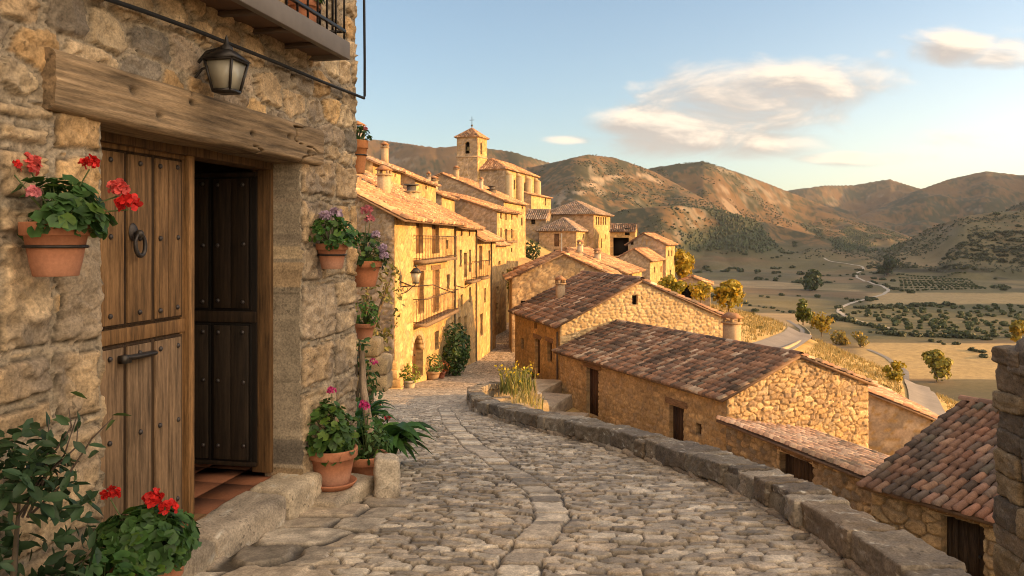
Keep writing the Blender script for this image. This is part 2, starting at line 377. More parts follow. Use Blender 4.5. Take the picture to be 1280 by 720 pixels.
def near_h(x, y):
    out = _w[-3]+_w[-2]*x+_w[-1]*y
    for k in range(len(CP)): out = out-_w[k]*np.hypot(x-CP[k, 0], y-CP[k, 1])
    return out
# mountains: skyline points (bearing as photo column, row at that bearing), distance, front and back reach, roughness
RIDGES = [
 (4300, 1500, [(150,215),(300,200),(380,192),(440,176),(470,174),(500,178),(545,184),(585,181),(640,189),(690,204),(740,226),(800,262)], 1.0),
 (3050, 1150, [(560,262),(600,236),(640,214),(690,203),(735,192.5),(770,197),(815,213),(850,232),(890,254),(940,282),(990,305)], 1.0),
 (3700, 1250, [(740,250),(775,226),(815,209),(845,205),(880,201.5),(920,214),(960,229),(1010,249),(1060,268),(1115,287),(1180,310)], 1.0),
 (6200, 1500, [(940,262),(985,238),(1030,231.5),(1065,231),(1112,223.5),(1145,234),(1190,246),(1300,270)], .8),
 (4700, 1700, [(1000,300),(1060,276),(1100,259),(1140,240),(1185,224),(1232,213.5),(1280,219),(1350,205),(1500,190),(1800,200)], 1.0),
 (2100, 560, [(640,305),(690,288),(735,272),(790,260),(850,256),(895,263),(950,276),(1010,292),(1060,308)], .5),
 (1900, 430, [(1060,330),(1100,316),(1135,300),(1165,284),(1205,270),(1245,264.5),(1300,262),(1400,256),(1600,262),(2000,290)], .45),
]
def valley_h(x, y):
    r = np.hypot(x, y)
    return -70+7*(fbm(x/210+3, y/260, 201, 3)-.5)*2+np.clip(r-900, 0, 4000)*.006+1.6*(fbm(x/60, y/45, 203, 2)-.5)*2
def far_h(x, y):
    base = valley_h(x, y); yy = np.maximum(y, 1.); bearing = 640+1000*x/yy
    ok = sm(.25, .45, y/(np.hypot(x, y)+1e-6))
    rug = fbm(x/420, y/420, 211, 5); rug2 = 1-np.abs(fbm(x/230+5, y/300, 217, 4)*2-1)
    rug3 = 1-np.abs(fbm(x/95+9, y/130, 219, 4)*2-1); rug4 = fbm(x/30, y/38, 221, 3)
    h = base
    for (D, L, pts, amp) in RIDGES:
        P = np.array(pts, float); row = np.interp(bearing, P[:, 0], P[:, 1])
        edge = sm(P[0, 0]-120, P[0, 0], bearing)*(1-sm(P[-1, 0], P[-1, 0]+120, bearing))
        Dv = D*(1+.10*(fbm(bearing/90, bearing*0, int(D), 2)-.5)*2)
        hr = (300-row)/1000*Dv
        t = (yy-Dv); tt = np.where(t < 0, -t/L, t/(L*1.1))
        # spurs: the slope runs out farther along some bearings than along others
        spur = 1+.45*(fbm(x/(.16*D), y/(.22*D), int(D)+3, 3)-.5)*2
        tt = tt/spur
        prof = np.where(t < 0, np.clip(1-tt, 0, 1)**1.12, np.clip(1-tt, 0, 1))
        prof = prof*prof*(1.6-.6*prof) if D == 2100 else prof
        g = base+(hr-base)*prof
        g = g+(prof*(1-prof)*(150*(rug2-.62)+130*(rug-.5))+np.minimum(prof, .25)*(1-prof)**.5*(60*(rug3-.6)+26*(rug4-.5)))*amp*ok*(D/3600)
        g = np.where(prof > 0, g, base)
        g = base+(g-base)*edge*ok
        h = np.maximum(h, g)
    # unseen ridge added east of the valley to keep low sun off its floor
    e = np.clip(1-np.abs(x-2300-160*np.sin(y/500))/900, 0, 1)
    e = e**1.1*(460+120*(fbm(x/400, y/400, 231, 4)-.5))*sm(-1500, -400, y)*(1-sm(2500, 3300, y))*(.42+.58*sm(150, 650, y))
    e2 = np.clip(1-np.abs(x-4350-200*np.sin(y/700))/1300, 0, 1)  # second ridge added out of view to shade the right-hand mountains
    e2 = e2*(820+200*(fbm(x/500, y/500, 237, 4)-.5))*sm(2600, 3400, y)*(1-sm(5600, 6300, y))
    return np.maximum(np.maximum(h, base+e), base+e2)
def ground_h(x, y):
    x = np.asarray(x, float); y = np.asarray(y, float)
    d = np.hypot(x-15, y-70)
    w = sm(190, 330, d)
    n = near_h(x, y)
    n = n+np.where(d > 30, sm(25, 60, np.hypot(x-36, y-95)*0+d), 0)*(.9*(fbm(x/9, y/9, 241, 4)-.5)*2*sm(12, 24, x)+.0)
    h = n*(1-w)+far_h(x, y)*w
    l, r = street_lr(y); ins = sm(-.9, 0, x-l)*sm(-.25, 0.05, r-x)*sm(-7, -5, y)*(1-sm(72, 78, y))
    zs = zstreet(y)
    h = h*(1-ins)+np.minimum(h, zs-.16)*ins
    up = sm(-.9, 0, x-l)*sm(-.1, .3, r-x)*sm(-7, -5, y)*(1-sm(72, 78, y))
    return h*(1-up)+(zs-.16)*up
def gp(px, py, y0=3., y1=9000., n=900):
    """the ground point seen at a photo pixel"""
    Y = np.geomspace(y0, y1, n); X = (px-640)/1000*Y; Zr = (300-py)/1000*Y
    d = Zr-ground_h(X, Y); k = np.where(d < 0)[0]
    if not len(k): return None
    k = k[0]
    if k == 0: y = Y[0]
    else:
        f = d[k-1]/(d[k-1]-d[k]+1e-9); y = Y[k-1]+(Y[k]-Y[k-1])*f
    x = (px-640)/1000*y
    return np.array((x, y, float(ground_h(np.array([x]), np.array([y]))[0])))

def field_cells(x, y):
    return cells(x+22*(fbm(x/90, y/90, 301, 3)-.5)*2+.25*y, y*1.0+30*(fbm(x/120+7, y/120, 302, 3)-.5)*2, 270, 190, 303, .38, 2.2, .3, size=.1)
def ground_col(x, y, z, slope):
    r = np.hypot(x, y)
    g1 = fbm(x/14, y/14, 311, 4); g2 = fbm(x/3.2, y/3.2, 313, 4); g3 = fbm(x/45+4, y/45, 315, 4)
    near = np.array((.40,.28,.115))*(.7+.6*g2)[..., None]
    near = near*(1-.65*sm(.54, .68, g1)[..., None])+np.array((.15,.125,.05))*(.65*sm(.54, .68, g1))[..., None]
    near = near*(1-.5*sm(.56, .7, g3)[..., None])+np.array((.26,.19,.11))*(.5*sm(.56, .7, g3))[..., None]
    e, i, j, du, dv = field_cells(x, y)
    pal = np.array([(.38,.27,.145),(.46,.34,.19),(.25,.175,.095),(.17,.135,.065),(.43,.31,.165),(.34,.245,.13),(.28,.21,.105),(.13,.115,.055)])
    f = pick(h2(i, j, 321), pal)*(.40+.95*h2(i, j, 327))[..., None]
    st = fbm((x*math.cos(.5)+y*.4)/60, y/7, 323, 3)
    f = f*.55*(.75+.5*st)[..., None]*(.7+.6*g3)[..., None]; vg = sm(.50, .60, fbm(x/130+5, y/170, 347, 4))*.6; f = f*(1-vg[..., None])+np.array((.10,.092,.042))*(.8+.5*g1)[..., None]*vg[..., None]
    bank = 1-sm(.10, .26, e+.14*(g3-.5)+.05*(g1-.5))
    f = f*(1-.85*bank[..., None])+np.array((.085,.075,.04))*(.85*bank)[..., None]
    sc = fbm(x/260, y/320, 331, 5); s2 = fbm(x/38, y/60, 333, 4); s3 = fbm(x/700+2, y/700, 335, 3)
    s4 = fbm(x/11, y/15, 339, 3); mt = np.array((.15,.090,.039))*(.7+.6*sc)[..., None]*(.75+.5*s2)[..., None]
    k = sm(.43, .55, sc*.4+s2*.3+s4*.3)*.92; mt = mt*(1-k[..., None])+np.array((.036,.040,.020))*k[..., None]
    rock = sm(.62, .9, slope)*sm(.45, .6, s2*.5+fbm(x/120, z/22, 337, 3)*.5); rock = rock*.35; mt = mt*(1-rock[..., None])+np.array((.40,.33,.26))*rock[..., None]
    # the pale crag on the middle mountain
    yy = np.maximum(y, 1); b = 640+1000*x/yy; row = 300-1000*z/yy
    D2 = sm(2100, 2350, y)*(1-sm(3050, 3120, y))
    cb = sm(.38, .5, fbm(x/40, z/16, 349, 4)); line = np.interp(b, [690,700,720,740,760,775,790,805,812,830], [262,250,240,229,224,220,217,217,221,230])
    w = np.interp(b, [690,700,720,745,775,795,812,830], [0,7,10,7,5,6,5,0])
    cr = D2*(1-sm(.5, 1.1, np.abs(row-line+5*(s2-.5))/(w+.01)))*sm(.3, .5, fbm(x/26, y/60, 341, 4))*(w > .5)*cb*.8
    mt = mt*(1-cr[..., None])+np.array((.40,.31,.22))*(.7+.7*fbm(x/14, z/9, 343, 3)-.25)[..., None]*cr[..., None]
    wv = sm(20, 75, z-valley_h(x, y))
    far = f*(1-wv[..., None])+mt*wv[..., None]
    # wooded lower slopes
    fo = wood_mask(x, y, z)
    far = far*(1-.85*fo[..., None])+np.array((.045,.055,.028))*(.85*fo)[..., None]
    low = 1-sm(25, 60, z-valley_h(x, y)); r5 = row+2.2*(g3-.5)+1.5*(g1-.5)
    for (b0, b1, ra, rb, cc, kk) in ((1070, 1700, 381, 424, (.085,.08,.038), .85), (1118, 1240, 341, 366, (.11,.095,.045), .8), (1090, 2600, 366.5, 380, (.33,.24,.12), .8), (1075, 2600, 429, 474, (.42,.295,.13), .85), (1020, 1075, 383, 412, (.10,.092,.045), .75), (880, 1010, 327, 338, (.115,.10,.05), .6)):
        q = sm(b0-14, b0+8, b+(row-ra)*.8*(b0 > 1100))*(1-sm(b1-8, b1+14, b))*sm(ra-1.2, ra+.8, r5)*(1-sm(rb-.8, rb+1.2, r5))*low*sm(150, 240, y)*kk
        far = far*(1-q[..., None])+np.array(cc)*(.75+.5*g2)[..., None]*q[..., None]
    hz = sm(1085, 1120, b)*sm(900, 1200, y)*(1-sm(2000, 2300, y))*sm(10, 25, z-valley_h(x, y))*.6
    far = far*(1-hz[..., None])+np.array((.13,.11,.06))*(.6+.8*s2)[..., None]*hz[..., None]
    w = sm(170, 290, np.hypot(x-15, y-70)+25*(g3-.5))
    return near*(1-w[..., None])+far*w[..., None]
def wood_mask(x, y, z):
    yy = np.maximum(y, 1); b = 640+1000*x/yy; h = z-valley_h(x, y)
    m = sm(1450, 1650, y)*(1-sm(2500, 3000, y))*sm(655, 720, b)*(1-sm(1060, 1180, b))*sm(22, 45, h)*(1-sm(150, 200, h))
    m2 = sm(2300, 2600, y)*(1-sm(3300, 3600, y))*sm(860, 930, b)*(1-sm(1120, 1200, b))*sm(10, 40, h)*(1-sm(90, 170, h))
    return np.maximum(m, m2)*sm(.47, .56, fbm(x/120, y/170, 345, 4)+.03)

def build_terrain():
    th = np.concatenate([np.linspace(-40, 41, 760), np.linspace(41.6, 319.4, 130)])   # degrees from +Y towards +X
    rr = np.concatenate([np.linspace(.4, 2.8, 6), np.concatenate([np.geomspace(3, 300, 300)[:-1], np.geomspace(300, 3000, 420)[:-1], np.geomspace(3000, 7600, 130)]), [9500]])
    T, Rr = np.meshgrid(np.radians(th), rr)
    X = Rr*np.sin(T); Y = Rr*np.cos(T)
    Z = ground_h(X, Y)
    dzr = np.abs(np.gradient(Z, axis=0)/np.gradient(Rr, axis=0)); dzt = np.abs(np.gradient(Z, axis=1)/(Rr*np.gradient(T, axis=1)+1e-6))
    slope = np.hypot(dzr, np.minimum(dzt, 3))
    C = ground_col(X, Y, Z, slope)
    b = B(); b.grid(np.stack([X, Y, Z], -1)[:, ::-1], C[:, ::-1], closed=True)
    o = b.build('terrain', M['ground'], smooth=True); tag(o, 'golden hillside falling to a valley of pale fields ringed by dry mountains', 'ground', kind='structure')
build_terrain()

def drape(name, label, pts, width, col, lift=.12, ymin=3., seed=1, step=1.5, cat='road', thick=0.0):
    """a strip of road laid over the ground along seen points; pts are photo pixels or world points"""
    P = np.array([gp(p[0], p[1], ymin)[:2] if len(p) == 2 else p[:2] for p in pts])
    d = np.concatenate([[0], np.cumsum(np.hypot(*np.diff(P, axis=0).T))])
    n = max(int(d[-1]/step), 8); t = np.linspace(0, d[-1], n)
    Q = np.stack([np.interp(t, d, P[:, 0]), np.interp(t, d, P[:, 1])], 1)
    for _ in range(max(3, int(n*.04))):
        Q[1:-1] = .25*Q[:-2]+.5*Q[1:-1]+.25*Q[2:]
    tg = np.gradient(Q, axis=0); tg /= np.linalg.norm(tg, axis=1, keepdims=True); nm = np.stack([tg[:, 1], -tg[:, 0]], 1)
    wd = width(t/d[-1]) if callable(width) else np.full(n, width)
    s = np.linspace(-.5, .5, 7)
    XY = Q[:, None]+nm[:, None]*(s[None, :, None]*wd[:, None, None])
    zc = ground_h(Q[:, 0], Q[:, 1])
    Z = ground_h(XY[..., 0], XY[..., 1]); Z = np.maximum(Z, .35*Z+.65*zc[:, None])+lift-np.abs(s)[None, :]**3*1.2*lift
    c = np.asarray(col)*(.85+.3*fbm(XY[..., 0]/2.5, XY[..., 1]/2.5, seed, 3))[..., None]
    b = B(); b.grid(np.concatenate([XY, Z[..., None]], -1)[:, ::-1], c[:, ::-1])
    return tag(b.build(name, M['road'], smooth=True), label, cat, kind='structure'), Q
# ------------------------------------------------------------------ houses
TILES = dict(
 dark=[(.075,.055,.045),(.12,.078,.058),(.17,.10,.07),(.20,.115,.075),(.13,.09,.07),(.23,.13,.085),(.10,.075,.06),(.19,.11,.075),(.30,.21,.15),(.16,.10,.075),(.36,.28,.21),(.26,.145,.09)],
 warm=[(.35,.185,.098),(.40,.22,.118),(.32,.17,.092),(.43,.26,.15),(.28,.15,.082),(.37,.215,.125),(.24,.14,.088),(.45,.29,.175),(.20,.12,.08)],
 pale=[(.38,.22,.15),(.33,.18,.12),(.42,.27,.19),(.29,.16,.11),(.36,.25,.19),(.25,.15,.11)],
 grey=[(.24,.18,.14),(.20,.155,.12),(.28,.21,.16),(.17,.13,.11),(.30,.20,.14),(.25,.19,.16)])
def tiles(b, E0, du, ds, Lu, Ls, pitch, rl, pal, seed, clip=None, arc=5, jit=1.0, cup=1.15):
    rs = np.random.RandomState(seed)
    E0 = np.asarray(E0, float); du = np.asarray(du, float); ds = np.asarray(ds, float); n = np.cross(du, ds)
    if n[2] < 0: n = -n
    nu = max(1, int(round(Lu/pitch))); pitch = Lu/nu; ns = max(1, int(math.ceil(Ls/rl))); rl = Ls/ns
    K, I = np.meshgrid(np.arange(ns), np.arange(nu), indexing='ij'); K = K.ravel(); I = I.ravel()
    u = (I+.5)*pitch; s = K*rl
    if clip is not None:
        ok = clip(u, s+rl*.5); u = u[ok]; s = s[ok]; K = K[ok]
    N = len(u)
    if not N: return
    # the base slab under the tiles
    s0 = s-.05+rs.normal(0, .012, N)*jit; s1 = s0+rl*1.18; s1 = np.minimum(s1, Ls+.06)
    u0 = u+rs.normal(0, .010, N)*jit; u1 = u+rs.normal(0, .006, N)*jit
    r0 = pitch*.43; r1 = pitch*.35
    h0 = .045+rs.uniform(0, .02, N)*jit; h1 = .018+rs.uniform(0, .008, N)*jit
    sag = .035*(fbm(u/2.1, s/1.7, seed+5, 2)-.5)*2*jit
    a = np.linspace(math.pi, 0, arc)
    ca, sa = np.cos(a), np.sin(a)*cup
    V = np.zeros((N, 2, arc, 3))
    for e, (uu, ss, rr, hh) in enumerate(((u0, s0, r0, h0), (u1, s1, r1, h1))):
        V[:, e] = E0+(uu[:, None, None]+rr*ca[None, :, None])*du+ss[:, None, None]*ds+(hh[:, None, None]+sag[:, None, None]+rr*sa[None, :, None])*n
    idx = np.arange(N*2*arc).reshape(N, 2, arc)
    Q = np.stack([idx[:, 0, :-1], idx[:, 0, 1:], idx[:, 1, 1:], idx[:, 1, :-1]], -1).reshape(-1, 4)
    T = np.stack([np.repeat(idx[:, 0, :1], arc-2, 1), idx[:, 0, 2:], idx[:, 0, 1:-1]], -1).reshape(-1, 3)
    patch = fbm((E0[0]+u)/1.0, s/1.6, seed+7, 3); big = fbm((E0[0]+u)/2.6, s/2.2, seed+9, 2)
    c = pick(np.clip(.5+1.5*(patch-.5)+rs.normal(0, .20, N), 0, .999), pal)*rs.uniform(.72, 1.28, (N, 1))*(.68+.8*big)[:, None]
    mo = (rs.rand(N) < .10)*(big < .5); c = np.where(mo[:, None], c*.4+np.array((.14,.13,.10))*.6, c)
    C = np.repeat(np.repeat(c[:, None, None], 2, 1), arc, 2).reshape(-1, 3)
    b.add(V.reshape(-1, 3), Q, T, C)
def slab(b, P, th, col):
    """a sloping roof board through 3 or 4 corners, th thick below them"""
    P = np.asarray(P, float); n = np.cross(P[1]-P[0], P[2]-P[0]); n /= np.linalg.norm(n)
    if n[2] < 0: P = P[::-1]; n = -n
    k = len(P); V = np.concatenate([P, P-n*th])
    if k == 4: b.hexa(np.concatenate([V[4:], V[:4]]), col)
    else: b.add(V, [(0, 3, 4, 1), (1, 4, 5, 2), (2, 5, 3, 0)], [(0, 1, 2), (5, 4, 3)], col)
def ridge_tiles(b, a, c, r, pal, seed, seg=.42):
    a = np.array(a, float); c = np.array(c, float); L = np.linalg.norm(c-a); d = (c-a)/L; k = max(1, int(L/seg)); rs = np.random.RandomState(seed)
    side = np.cross(d, (0, 0, 1)); side /= np.linalg.norm(side); up = np.cross(side, d)
    ang = np.linspace(0, math.pi, 7)
    for i in range(k):
        p0 = a+d*(i*L/k-.03); p1 = a+d*((i+1)*L/k+.03); j = rs.uniform(-.01, .01)
        G = np.array([[p+side*(q*math.cos(t))+up*(q*math.sin(t)*.8-.02+j) for t in ang] for p, q in ((p0, r), (p1, r*.86))])
        cc = pick(np.array([rs.rand()]), pal)[0]*rs.uniform(.8, 1.15)
        b.grid(G, cc)
        m = len(ang); base = b.n; b.add(G[0], None, [(0, t+1, t) for t in range(1, m-1)], cc)

class House:
    """a stone house in its own frame: x along the front, y into the house, z up from its base; the front faces -y"""
    def __init__(s, name, label, cat, P, ang, L, Wd, base, eave, group=None):
        s.o = np.array((P[0], P[1], base), float); s.a = ang; s.L = L; s.W = Wd; s.H = eave-base; s.base = base
        ca, sa = math.cos(ang), math.sin(ang); s.dx = np.array((ca, sa, 0)); s.dy = np.array((-sa, ca, 0))
        s.root = thing(name, label, cat, tuple(s.o), ang, group); s.bits = []
    def w(s, x, y, z): return s.o+s.dx*x+s.dy*y+np.array((0, 0, z))
    def uv(s, face, px, py, off=0.):
        """where the ray through a photo pixel meets the plane of a face: (along, height)"""
        d = np.array(((px-640)/1000, 1., (300-py)/1000))
        if face in 'fb': n = s.dy; c = s.w(0, off if face == 'f' else s.W, 0)
        else: n = s.dx; c = s.w(s.L-off if face == 'r' else 0, 0, 0)
        t = c.dot(n)/d.dot(n); p = d*t-s.o
        return (p.dot(s.dx) if face in 'fb' else p.dot(s.dy)), p[2]
    def P3(s, face, u, z, d):
        """local point on a face: u along, z up, d outward"""
        u = np.asarray(u, float); z = np.asarray(z, float); d = np.asarray(d, float)+0*u
        if face == 'f': return np.stack([u, -d, z], -1)
        if face == 'b': return np.stack([u, s.W+d, z], -1)
        if face == 'r': return np.stack([s.L+d, u, z], -1)
        return np.stack([-d, u, z], -1)
    def walls(s, tops, fns, openings=None, res=.12, mname='stone', down=2.0, part='wall'):
        """tops: face -> list of (u, z); fns: face -> stone pattern or flat colour; openings: face -> list of dicts u0,u1,z0,z1,depth"""
        b = B(); openings = openings or {}
        for face in 'frbl':
            Lf = s.L if face in 'fb' else s.W
            tp = np.array(tops.get(face, [(0, s.H), (Lf, s.H)]), float)
            fn = fns.get(face, fns['*']); rs_ = res.get(face, res['*']) if isinstance(res, dict) else res
            ops = openings.get(face, [])
            def lines(a, c, r, extra):
                base = np.linspace(a, c, max(2, int((c-a)/r)+1)); ex = np.array([e for e in extra if a < e < c])
                if len(ex): base = np.array([q for q in base if np.min(np.abs(ex-q)) > r*.3 or q in (a, c)])
                return np.unique(np.concatenate([base, ex]))
            us = lines(0, Lf, rs_, [q for o in ops for q in (o['u0'], o['u1'])]+list(tp[1:-1, 0]))
            zt = tp[:, 1].max()
            zs = np.unique(np.concatenate([[-down], lines(-.25, zt, rs_, [q for o in ops for q in (o['z0'], o['z1'])])]))
            U, Z = np.meshgrid(us, zs); top = np.interp(us, tp[:, 0], tp[:, 1])
            Z = np.minimum(Z, top[None, :])
            if callable(fn):
                sd_ = {'f': 0, 'r': 37, 'b': 71, 'l': 113}[face]
                h, c = fn(U+sd_, Z)
            else: h = np.zeros(U.shape); c = np.repeat(np.repeat(np.asarray(fn, float)[None, None], U.shape[0], 0), U.shape[1], 1)*(.85+.3*fbm(U/1.1, Z/1.1, 5, 3))[..., None]
            h = h*np.minimum(1, np.minimum(np.minimum(U, Lf-U)/.05, 1)*.7+.3)
            G = s.P3(face, U, Z, h)
            keep = ~((Z[1:, :-1]-Z[:-1, :-1] < 1e-5) & (Z[1:, 1:]-Z[:-1, 1:] < 1e-5))
            uc = (us[:-1]+us[1:])/2; zc = (zs[:-1]+zs[1:])/2
            for o in ops:
                keep &= ~((uc[None, :] > o['u0']) & (uc[None, :] < o['u1']) & (zc[:, None] > o['z0']) & (zc[:, None] < o['z1']))
            flip = face in 'bl'
            if face in 'fr': b.grid(G, c, keep=keep)
            else: b.grid(G[:, ::-1], c[:, ::-1], keep=keep[:, ::-1])
            for o in ops:
                iu = [int(np.argmin(np.abs(us-q))) for q in (o['u0'], o['u1'])]; iz = [int(np.argmin(np.abs(zs-q))) for q in (o['z0'], o['z1'])]
                dp = o.get('depth', .2)
                ring = [(i, iz[0]) for i in range(iu[0], iu[1]+1)]+[(iu[1], j) for j in range(iz[0]+1, iz[1]+1)]+[(i, iz[1]) for i in range(iu[1]-1, iu[0]-1, -1)]+[(iu[0], j) for j in range(iz[1]-1, iz[0], -1)]
                Pf = np.array([G[j, i] for i, j in ring]); uu = np.array([us[i] for i, j in ring]); zz = np.array([Z[j, i] for i, j in ring])
                Pb = s.P3(face, uu, zz, -dp); cc = np.array([c[j, i] for i, j in ring])
                mids = (Pf+Pb)/2
                GG = np.stack([Pf, mids, Pb]); b.grid(GG, np.stack([cc]*3), closed=True)
        s.wall = b.build(part, M[mname], s.root); return s.wall
    def px_op(s, face, x0, y0, x1, y1, kind='window', **k):
        ua, za = s.uv(face, x0, (y0+y1)/2); ub, zb = s.uv(face, x1, (y0+y1)/2)
        um = (x0+x1)/2; z0 = s.uv(face, um, y1)[1]; z1 = s.uv(face, um, y0)[1]
        d = dict(u0=min(ua, ub), u1=max(ua, ub), z0=max(z0, .02), z1=z1, kind=kind, depth=.2); d.update(k); return d
    def fill(s, openings, far=False):
        """doors and windows set back in their openings"""
        for face, ops in openings.items():
            for o in ops:
                k = o['kind']; dp = o['depth']; u0, u1, z0, z1 = o['u0']-.01, o['u1']+.01, o['z0']-.01, o['z1']+.01
                def bx(b, a, c, e, f, d0, d1, col):
                    q = [s.P3(face, x, z, d) for z in (e, f) for x, d in ((a, d0), (c, d0), (c, d1), (a, d1))]
                    if face in 'rb': q = [q[1], q[0], q[3], q[2], q[5], q[4], q[7], q[6]]
                    b.hexa(q, col)
                wood = o.get('col', (.12, .065, .035))
                if k == 'hole':
                    b = B(); bx(b, u0, u1, z0, z1, -dp-.02, -dp-.04, (.012, .01, .008)); b.build('opening_back', M['paint'], s.root); continue  # near-black sheet standing in for the unlit inside
                if k in ('door', 'shutter'):
                    b = B(); w = u1-u0; n = max(2, int(w/.16))
                    bx(b, u0, u1, z0, z1, -dp-.03, -dp-.05, (.03, .018, .01))
                    rs = np.random.RandomState(int(abs(u0*1000+z1*77)) % 9999)
                    for i in range(n):
                        bx(b, u0+w*i/n+.006, u0+w*(i+1)/n-.006, z0, z1, -dp+rs.uniform(0, .006), -dp-.035, np.array(wood)*rs.uniform(.7, 1.25))
                    dr = b.build('door' if k == 'door' else 'shutter', M['wood'], s.root)
                    if not far:
                        b = B(); fw = .07
                        bx(b, u0, u0+fw, z0, z1, -dp+.04, -dp-.03, np.array(wood)*.8); bx(b, u1-fw, u1, z0, z1, -dp+.04, -dp-.03, np.array(wood)*.8); bx(b, u0+fw, u1-fw, z1-fw, z1, -dp+.035, -dp-.03, np.array(wood)*.75)
                        b.build('frame', M['wood'], dr)
                        if k == 'door':
                            b = B(); q = s.P3(face, u1-fw-.1, z0+(z1-z0)*.48, -dp+.03); b.ball(q, .035, 8, 6, (.05, .05, .05)); b.build('handle', M['iron'], dr)
                else:
                    b = B(); fw = min(.07, (u1-u0)*.16)
                    if far:
                        bx(b, u0, u1, z0, z1, -dp, -dp-.03, o.get('dark', (.035, .025, .018))); b.build('window', M['paint'], s.root); continue
                    bx(b, u0, u0+fw, z0, z1, -dp+.05, -dp-.02, wood); bx(b, u1-fw, u1, z0, z1, -dp+.05, -dp-.02, wood)
                    bx(b, u0+fw, u1-fw, z1-fw, z1, -dp+.048, -dp-.02, wood); bx(b, u0+fw, u1-fw, z0, z0+fw, -dp+.048, -dp-.02, wood)
                    um = (u0+u1)/2; bx(b, um-fw*.3, um+fw*.3, z0+fw, z1-fw, -dp+.044, -dp-.018, wood)
                    zm = z0+(z1-z0)*.55; bx(b, u0+fw, um-fw*.3, zm-fw*.25, zm+fw*.25, -dp+.04, -dp-.016, wood); bx(b, um+fw*.3, u1-fw, zm-fw*.25, zm+fw*.25, -dp+.04, -dp-.016, wood)
                    wn = b.build('window', M['wood'], s.root)
                    b = B(); bx(b, u0+fw*.5, u1-fw*.5, z0+fw*.5, z1-fw*.5, -dp+.0, -dp-.012, (.03, .03, .03)); b.build('pane', M['pane'], wn)
                if o.get('lintel'):
                    b = B(); e = .22; bx(b, u0-e, u1+e, z1+.01, z1+.01+o.get('lh', .22), .055, -.12, (.20, .12, .07)); b.build('lintel', M['woodh'], s.root, bevel=.012)
                if o.get('sill'):
                    b = B(); bx(b, u0-.08, u1+.08, z0-.08, z0, .09, -.1, (.36, .29, .2)); b.build('sill', M['farstone'], s.root)
    def roof(s, kind, rise, oh=.3, pal='warm', pitch=.26, rl=.36, arc=5, seed=1, jit=1.0, ridge=True, apex=.5, gh=.12, name='roof', th=.07):
        """kind: 'x' ridge along x, 'y' ridge along y, 'hip', 'shedy' rising with y, 'shedx' falling with x"""
        b = B(); L, Wd, H = s.L, s.W, s.H; p = TILES[pal] if isinstance(pal, str) else pal; slabc = (.17, .11, .075)
        slopes = []
        def face(E0, E1, T0, T1):
            E0, E1, T0, T1 = [np.array(q, float) for q in (E0, E1, T0, T1)]
            slopes.append((E0, E1, T0, T1))
        g = gh; H = H+.03; s.rise = rise
        if kind == 'x':
            m = rise/(Wd*apex); m2 = rise/(Wd*(1-apex)); ya = Wd*apex
            face((-g, -oh, H-oh*m), (L+g, -oh, H-oh*m), (-g, ya, H+rise), (L+g, ya, H+rise))
            face((L+g, Wd+oh, H-oh*m2), (-g, Wd+oh, H-oh*m2), (L+g, ya, H+rise), (-g, ya, H+rise)); rd = [((-g, ya, H+rise), (L+g, ya, H+rise))]
        elif kind == 'y':
            xa = L*apex; m = rise/xa; m2 = rise/(L-xa)
            face((L+oh, -g, H-oh*m2), (L+oh, Wd+g, H-oh*m2), (xa, -g, H+rise), (xa, Wd+g, H+rise))
            face((-oh, Wd+g, H-oh*m), (-oh, -g, H-oh*m), (xa, Wd+g, H+rise), (xa, -g, H+rise)); rd = [((xa, -g, H+rise), (xa, Wd+g, H+rise))]
        elif kind == 'shedx':
            m = rise/L; face((L+oh, -g, H-oh*m), (L+oh, Wd+g, H-oh*m), (-g, -g, H+rise+g*m), (-g, Wd+g, H+rise+g*m)); rd = []
        elif kind == 'shedy':
            m = rise/Wd; face((-g, -oh, H-oh*m), (L+g, -oh, H-oh*m), (-g, Wd+g, H+rise+g*m), (L+g, Wd+g, H+rise+g*m)); rd = []
        elif kind == 'hip':
            q = min(L, Wd)/2
            if L >= Wd: A1 = (q, Wd/2, H+rise); A2 = (L-q, Wd/2, H+rise)
            else: A1 = (L/2, q, H+rise); A2 = (L/2, Wd-q, H+rise)
            z = H-oh*rise/q; c = [(-oh, -oh, z), (L+oh, -oh, z), (L+oh, Wd+oh, z), (-oh, Wd+oh, z)]
            if L >= Wd: face(c[0], c[1], A1, A2); face(c[1], c[2], A2, A2); face(c[2], c[3], A2, A1); face(c[3], c[0], A1, A1)
            else: face(c[0], c[1], A1, A1); face(c[1], c[2], A1, A2); face(c[2], c[3], A2, A2); face(c[3], c[0], A2, A1)
            rd = [(c[0], A1), (c[1], A2 if L >= Wd else A1), (c[2], A2), (c[3], A1 if L >= Wd else A2)]+([(A1, A2)] if abs(L-Wd) > .3 else [])
        for k, (E0, E1, T0, T1) in enumerate(slopes):
            du = E1-E0; Lu = np.linalg.norm(du); du /= Lu
            a0 = (T0-E0).dot(du); ds = T0-E0-du*a0; Ls = np.linalg.norm(ds); ds /= Ls; a1 = (T1-E1).dot(du)
            tri = np.linalg.norm(T0-T1) < .01
            slab(b, [E0, E1, T0] if tri else [E0, E1, T1, T0], th, slabc)
            clip = None if abs(a0) < .01 and abs(a1) < .01 else (lambda u, q, a0=a0, a1=a1, Ls=Ls, Lu=Lu: (u > q/Ls*a0-.05) & (u < Lu+q/Ls*a1+.05))
            tiles(b, E0, du, ds, Lu, Ls, pitch, rl, p, seed+k*13, clip, arc, jit)
        if ridge:
            for k, (a, c) in enumerate(rd): ridge_tiles(b, np.array(a)+(0, 0, .06), np.array(c)+(0, 0, .06), pitch*.62, p, seed+50+k)
        s.slopes = slopes
        s.rf = b.build(name, M['tile'], s.root, smooth=False); return s.rf
